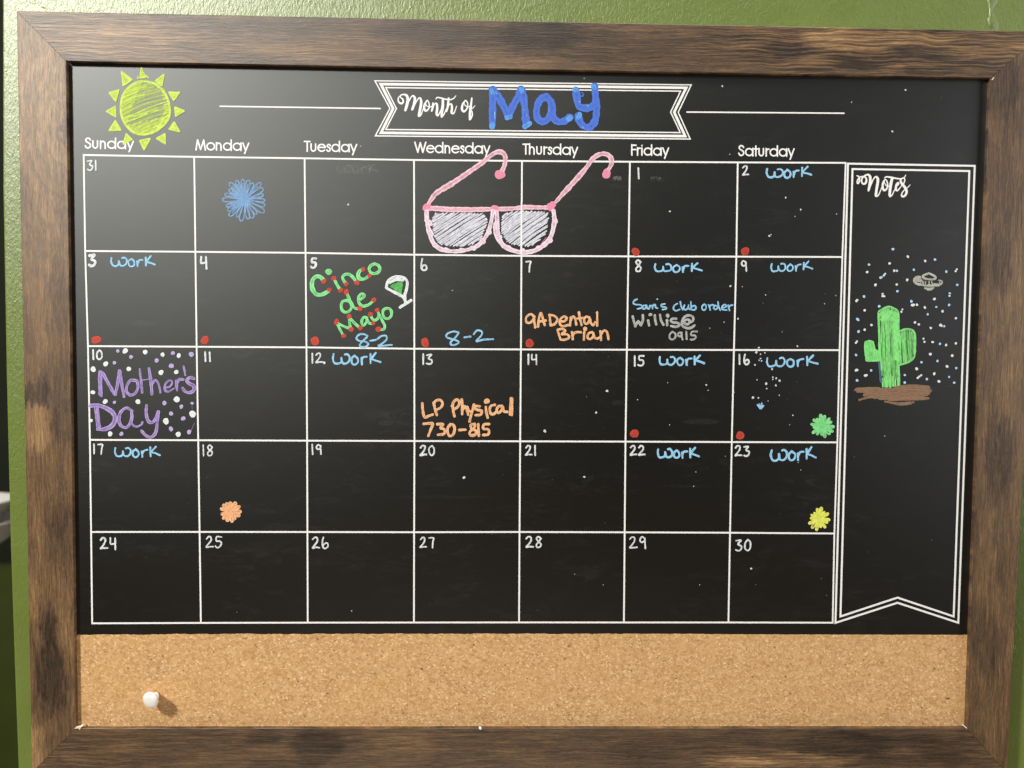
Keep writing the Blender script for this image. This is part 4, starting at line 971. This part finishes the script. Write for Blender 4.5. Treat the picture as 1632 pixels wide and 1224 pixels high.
for nm, poly, ang, sk in (('cactus_arm', AL, 84, 1.7), ('cactus_arm', AR, 86, 1.9), ('cactus_trunk', T1, 88, 1.8)):
    ik = Ink()
    hatch(ik, poly, ang, 3.1, 2.6, .66, 1.0, .3, .2); hatch(ik, poly, ang + 5, 3.6, 1.5, .8, 5.0, .6, .2, .8)
    if nm == 'cactus_trunk': hatch(ik, [(1422, 493), (1431, 501), (1431, 575), (1423, 575)], 90, 2.4, 2.9, .95, 1); hatch(ik, [(1401, 500), (1412, 492), (1430, 498), (1430, 512), (1402, 512)], -50, 2.8, 2.6, .85, 1)
    if poly is AL: hatch(ik, AL, 88, 2.6, 3.0, .85, .5)
    if nm == 'cactus_trunk': line(ik, T1[-4:] + T1[:12], 2.4, .92, jit=.2)
    elif poly is AL: line(ik, AL[6:7] + [], 2.4) if False else line(ik, [AL[i] for i in (5, 4, 3, 2, 1, 0, 10, 9, 8, 7)], 2.3, .92, jit=.2, sm=False)
    else: line(ik, [AR[i] for i in (11, 0, 1, 2, 3, 4, 5, 6, 7, 8, 9)], 2.4, .92, jit=.2)
    ik.build(nm, cs, CH['cactus'])
ik = Ink()
for k in range(7): line(ik, [(1406 + k * 4.1, 604 + rnd.uniform(-4, 2)), (1406.5 + k * 4.1, 616.5 + rnd.uniform(-1.5, 2))], 2.2, .9)
ik.build('cactus_trunk', cs, CH['cactus'], 'ragged foot of the cactus')
ik = Ink(); line(ik, [(1401, 577), (1402.5, 592), (1404, 608)], 4.0, .62); ik.build('rubbed_patch', cs, CH['smear'], 'dull blue grey rubbed edge beside the trunk')
ik = Ink()
G = [(1364, 620), (1368, 618.5), (1382, 617), (1400, 618), (1420, 618.5), (1440, 616), (1450, 614), (1464, 614), (1479, 616), (1481, 621), (1483, 623), (1480, 628), (1480, 637), (1458, 638.5), (1440, 638), (1420, 638.5), (1408, 638), (1392, 634.5), (1380, 633), (1372, 628), (1365, 626)]
hatch(ik, G, 0.5, 3.0, 3.2, 1.0, 7.0, .4, .08); hatch(ik, G, -2.5, 4.2, 3.0, 1.0, 12.0, -.5, .08)
hatch(ik, [(1366, 619), (1470, 617), (1472, 634), (1385, 632)], 1.0, 3.0, 3.2, 1.0, 3.0, .5, .1)
for pts, w_ in (([(1410, 640), (1430, 642.5), (1456, 641)], 3.0), ([(1418, 642), (1436, 645), (1452, 643.5)], 2.6), ([(1369, 637.5), (1380, 634.5), (1398, 632)], 3.0), ([(1362, 622), (1380, 620), (1420, 620)], 3.0), ([(1425, 617), (1450, 614.5), (1480, 616)], 3.0), ([(1440, 621), (1484, 622.5)], 3.2), ([(1430, 629), (1481, 627.5)], 3.0), ([(1430, 634), (1480, 635)], 3.0)):
    line(ik, pts, w_, 1.0, jit=.4)
ik.build('desert_ground_drawing', cal, CH['brown'], 'brown scribbled patch of ground under the cactus')
write('saucer_dome', uf, 'n12', '820,215 700,260 620,310 650,365 760,405 900,415 1010,400 1045,350 960,280 820,215', 62, 'ufo', .85)
write('saucer_body', uf, 'n12', '540,335,60 430,350,90 360,420,90 350,500,70 430,560,60 620,605,50 830,625,50 1050,615,56 1200,575,56 1260,510,44 1220,455,36 1130,440,26; 440,400,100 480,470,70; 560,400,24 610,500,30 630,560,30; 540,440,20 560,560,30; 720,480,26 700,600,34; 660,470,22 650,590,28; 828,480,36 828,610,40; 905,480,28 950,600,36; 1180,480,20 1150,560,30; 980,560,40 1120,570,40', 40, 'ufo', .8)
ik = Ink(); hatch(ik, [(1440 + a / 20.4, 425 + b / 20.4) for a, b in ((630, 680), (1030, 680), (930, 755), (850, 775), (760, 760))], 0, 1.7, 2.2, .8, .2); ik.build('saucer_base', uf, CH['ufo'])
for cname, label, txt in (('white', 'tiny white star dots round the cactus', '932,412,8 822,453,8 1036,438,8 1220,499,7 1227,488,6 687,505,8 850,497,8 788,524,7 796,515,6 737,582,9 865,580,8 928,552,9 780,649,8 790,651,7 622,678,8 628,673,7 672,735,8 893,744,7 899,730,6 1092,667,9 959,704,9 968,702,8 987,702,8 1034,718,8 1141,741,8 1221,783,8 975,808,8 998,820,8 1070,841,8 1128,824,9 1136,828,7 713,824,8 672,852,8 620,930,7 626,922,6 1026,906,7 1032,925,7 1081,926,8 1162,944,8 1221,934,8 1067,999,9 1199,1008,9 1168,1073,9 985,1087,10 1091,1117,9 1119,1163,9 991,1142,7 1000,1134,7 1012,1126,7 620,1096,9 627,1094,8 676,1128,9 683,1126,8'),
                          ('star', 'tiny pale blue star dots round the cactus', '842,367,9 1095,430,8 698,460,8 866,497,8 968,491,8 1163,502,8 767,539,8 775,535,6 1229,582,8 869,620,8 780,637,8 1184,633,7 1182,648,7 668,652,9 953,681,9 759,711,9 1180,703,8 1103,715,7 1051,759,7 628,788,9 634,794,7 1151,831,7 635,863,9 1125,937,8 620,1004,8 1014,1048,8 1110,1040,8 711,1097,8 913,1125,8 1046,1149,8 1180,1136,7 626,1157,9 913,1170,8 1211,1171,8 1223,1083,8')):
    ik = Ink()
    for a, b, r in parse(txt)[0]: dot(ik, 1200 + a / 3.778, 300 + b / 3.778, r * .87 / 3.778, 1.1)
    o = ik.build('star_dots', cal, CH[cname], label); o['kind'] = 'stuff'

# ink spatter
ik = Ink()
for a, b, r in parse('425,40,13 385,110,16 450,140,10 517,118,10 450,205,10 430,230,9 468,240,10 365,303,13 628,367,13 640,490,10 640,525,9 690,507,13 742,545,15 685,617,13 537,590,17 545,665,10 397,532,8 335,803,18 418,808,12 737,768,8 945,1075,9 1015,18,10')[0]:
    dot(ik, 1165 + a / 9.6, 550 + b / 9.6, r / 9.6, .9)
for x, y, r in ((739.5, 761, 2.1), (967.5, 623, 2.0), (950, 657.5, 1.6), (868.3, 687, 2.3), (931, 760, 1.6), (1125.5, 613.5, 1.5), (1128.5, 622, 1.3), (1064, 609.8, 1.1), (1016, 637, 1.2), (1067, 677, 1.1), (1252, 315, 1.4), (1276, 334, 1.4), (1226, 376, 1.7), (1228.5, 374, 1.3),
                (1164, 456, 1.6), (1131, 523, 1.2), (1154, 513.5, 1.3), (1176, 508, 1.4), (1246.5, 529, 0.9), (1443, 143.5, 1.4), (1357, 163, 1.2), (1422, 209.5, 1.6), (931, 125, 1.2), (1151, 137.5, 1.5), (575, 233, 1.3), (555, 326, 1.5), (560.5, 973.5, 1.3), (721, 463, 1.2),
                (1067.5, 337, 1.4), (1267, 345, 1), (1333, 341, 1.1), (1220, 470, 1.3), (1332, 471, 1.2), (1314, 484, 1.2), (1270, 551, 1.1), (1183, 457, 1.1), (1109, 752, 1.2), (1105.5, 775, 1.2), (1156, 727, 1), (1197, 906, 1.6), (961, 932, 1), (916, 915, .9), (1115, 932, 1), (1410, 695, 1.2),
                (1258.5, 677, 1.1), (1263.5, 661.5, 1), (1163, 246, 1.2), (1272, 737, 1), (1276, 749, 1), (1170, 625, 1.0), (1224, 639, 1.1)):
    dot(ik, x, y, r * (.9 if r > 1.35 else .7), .85 if r > 1.35 else .6)
for _ in range(110):
    x = rnd.uniform(140, 1540); y = rnd.uniform(112, 985)
    if rnd.random() < min(1, .25 + max(0, (x - 700) / 900)): dot(ik, x, y, rnd.uniform(.35, .65), rnd.uniform(.08, .28))
o = ik.build('ink_spatter', cal, CH['white'], 'fine white and pale specks across the black panel'); o['kind'] = 'stuff'
ik = Ink()
for st in parse('405,915 440,960; 430,905 450,970; 470,890 455,970; 495,925 460,970; 440,965 465,960'): line(ik, [(1165 + a / 9.6, 550 + b / 9.6) for a, b in st], 2.6, .95)
ik.build('small_blue_mark', cal, CH['blue'])
ik = Ink(); dot(ik, 516.8, 578.2, 1.8, 1.0); ik.build('full_stop', cal, CH['white'], 'white dot after the 12')

# ------------------------------------------------------------------ push pin
def pin():
    tip = ray(253.5, 1105, .00012)
    m = mat_plain('glossy_white_plastic', (.86, .85, .81), .28, .5, .02); steel = mat_plain('pin_steel', (.30, .24, .18), .35, .8, .05)
    root = empty('push_pin', None, world(tip), 'white plastic push pin stuck in the lower left of the cork strip'); root['category'] = 'push pin'
    ax = Vector((-.26, -1, -.10)).normalized()       # world axis out of the cork
    q = ax.to_track_quat('Z', 'Y').to_matrix()
    def lathe(prof, nm, mat):
        n = 40; v = []; f = []
        for (r, h) in prof:
            for i in range(n):
                t = 2 * math.pi * i / n; v.append(tuple(q @ Vector((r * math.cos(t), r * math.sin(t), h))))
        for j in range(len(prof) - 1):
            for i in range(n): f.append((j * n + i, j * n + (i + 1) % n, (j + 1) * n + (i + 1) % n, (j + 1) * n + i))
        f.append(tuple(range(n))[::-1]); f.append(tuple(range((len(prof) - 1) * n, len(prof) * n)))
        me = bpy.data.meshes.new(nm); me.from_pydata(v, [], f); me.polygons.foreach_set('use_smooth', [True] * len(me.polygons)); me.update()
        return link(nm, me, root, [mat])
    k = .001
    lathe([(.42 * k, -.4 * k), (.42 * k, 3.0 * k)], 'needle', steel)
    lathe([(.6 * k, 2.2 * k), (2.0 * k, 2.4 * k), (2.2 * k, 2.7 * k), (2.1 * k, 3.0 * k), (2.1 * k, 3.5 * k), (2.6 * k, 4.3 * k), (3.5 * k, 5.3 * k), (4.5 * k, 6.3 * k), (5.0 * k, 6.9 * k), (5.15 * k, 7.5 * k), (5.05 * k, 8.1 * k), (4.5 * k, 8.7 * k), (3.3 * k, 9.15 * k), (1.7 * k, 9.4 * k), (.05 * k, 9.45 * k)], 'pin_head', m)
pin()
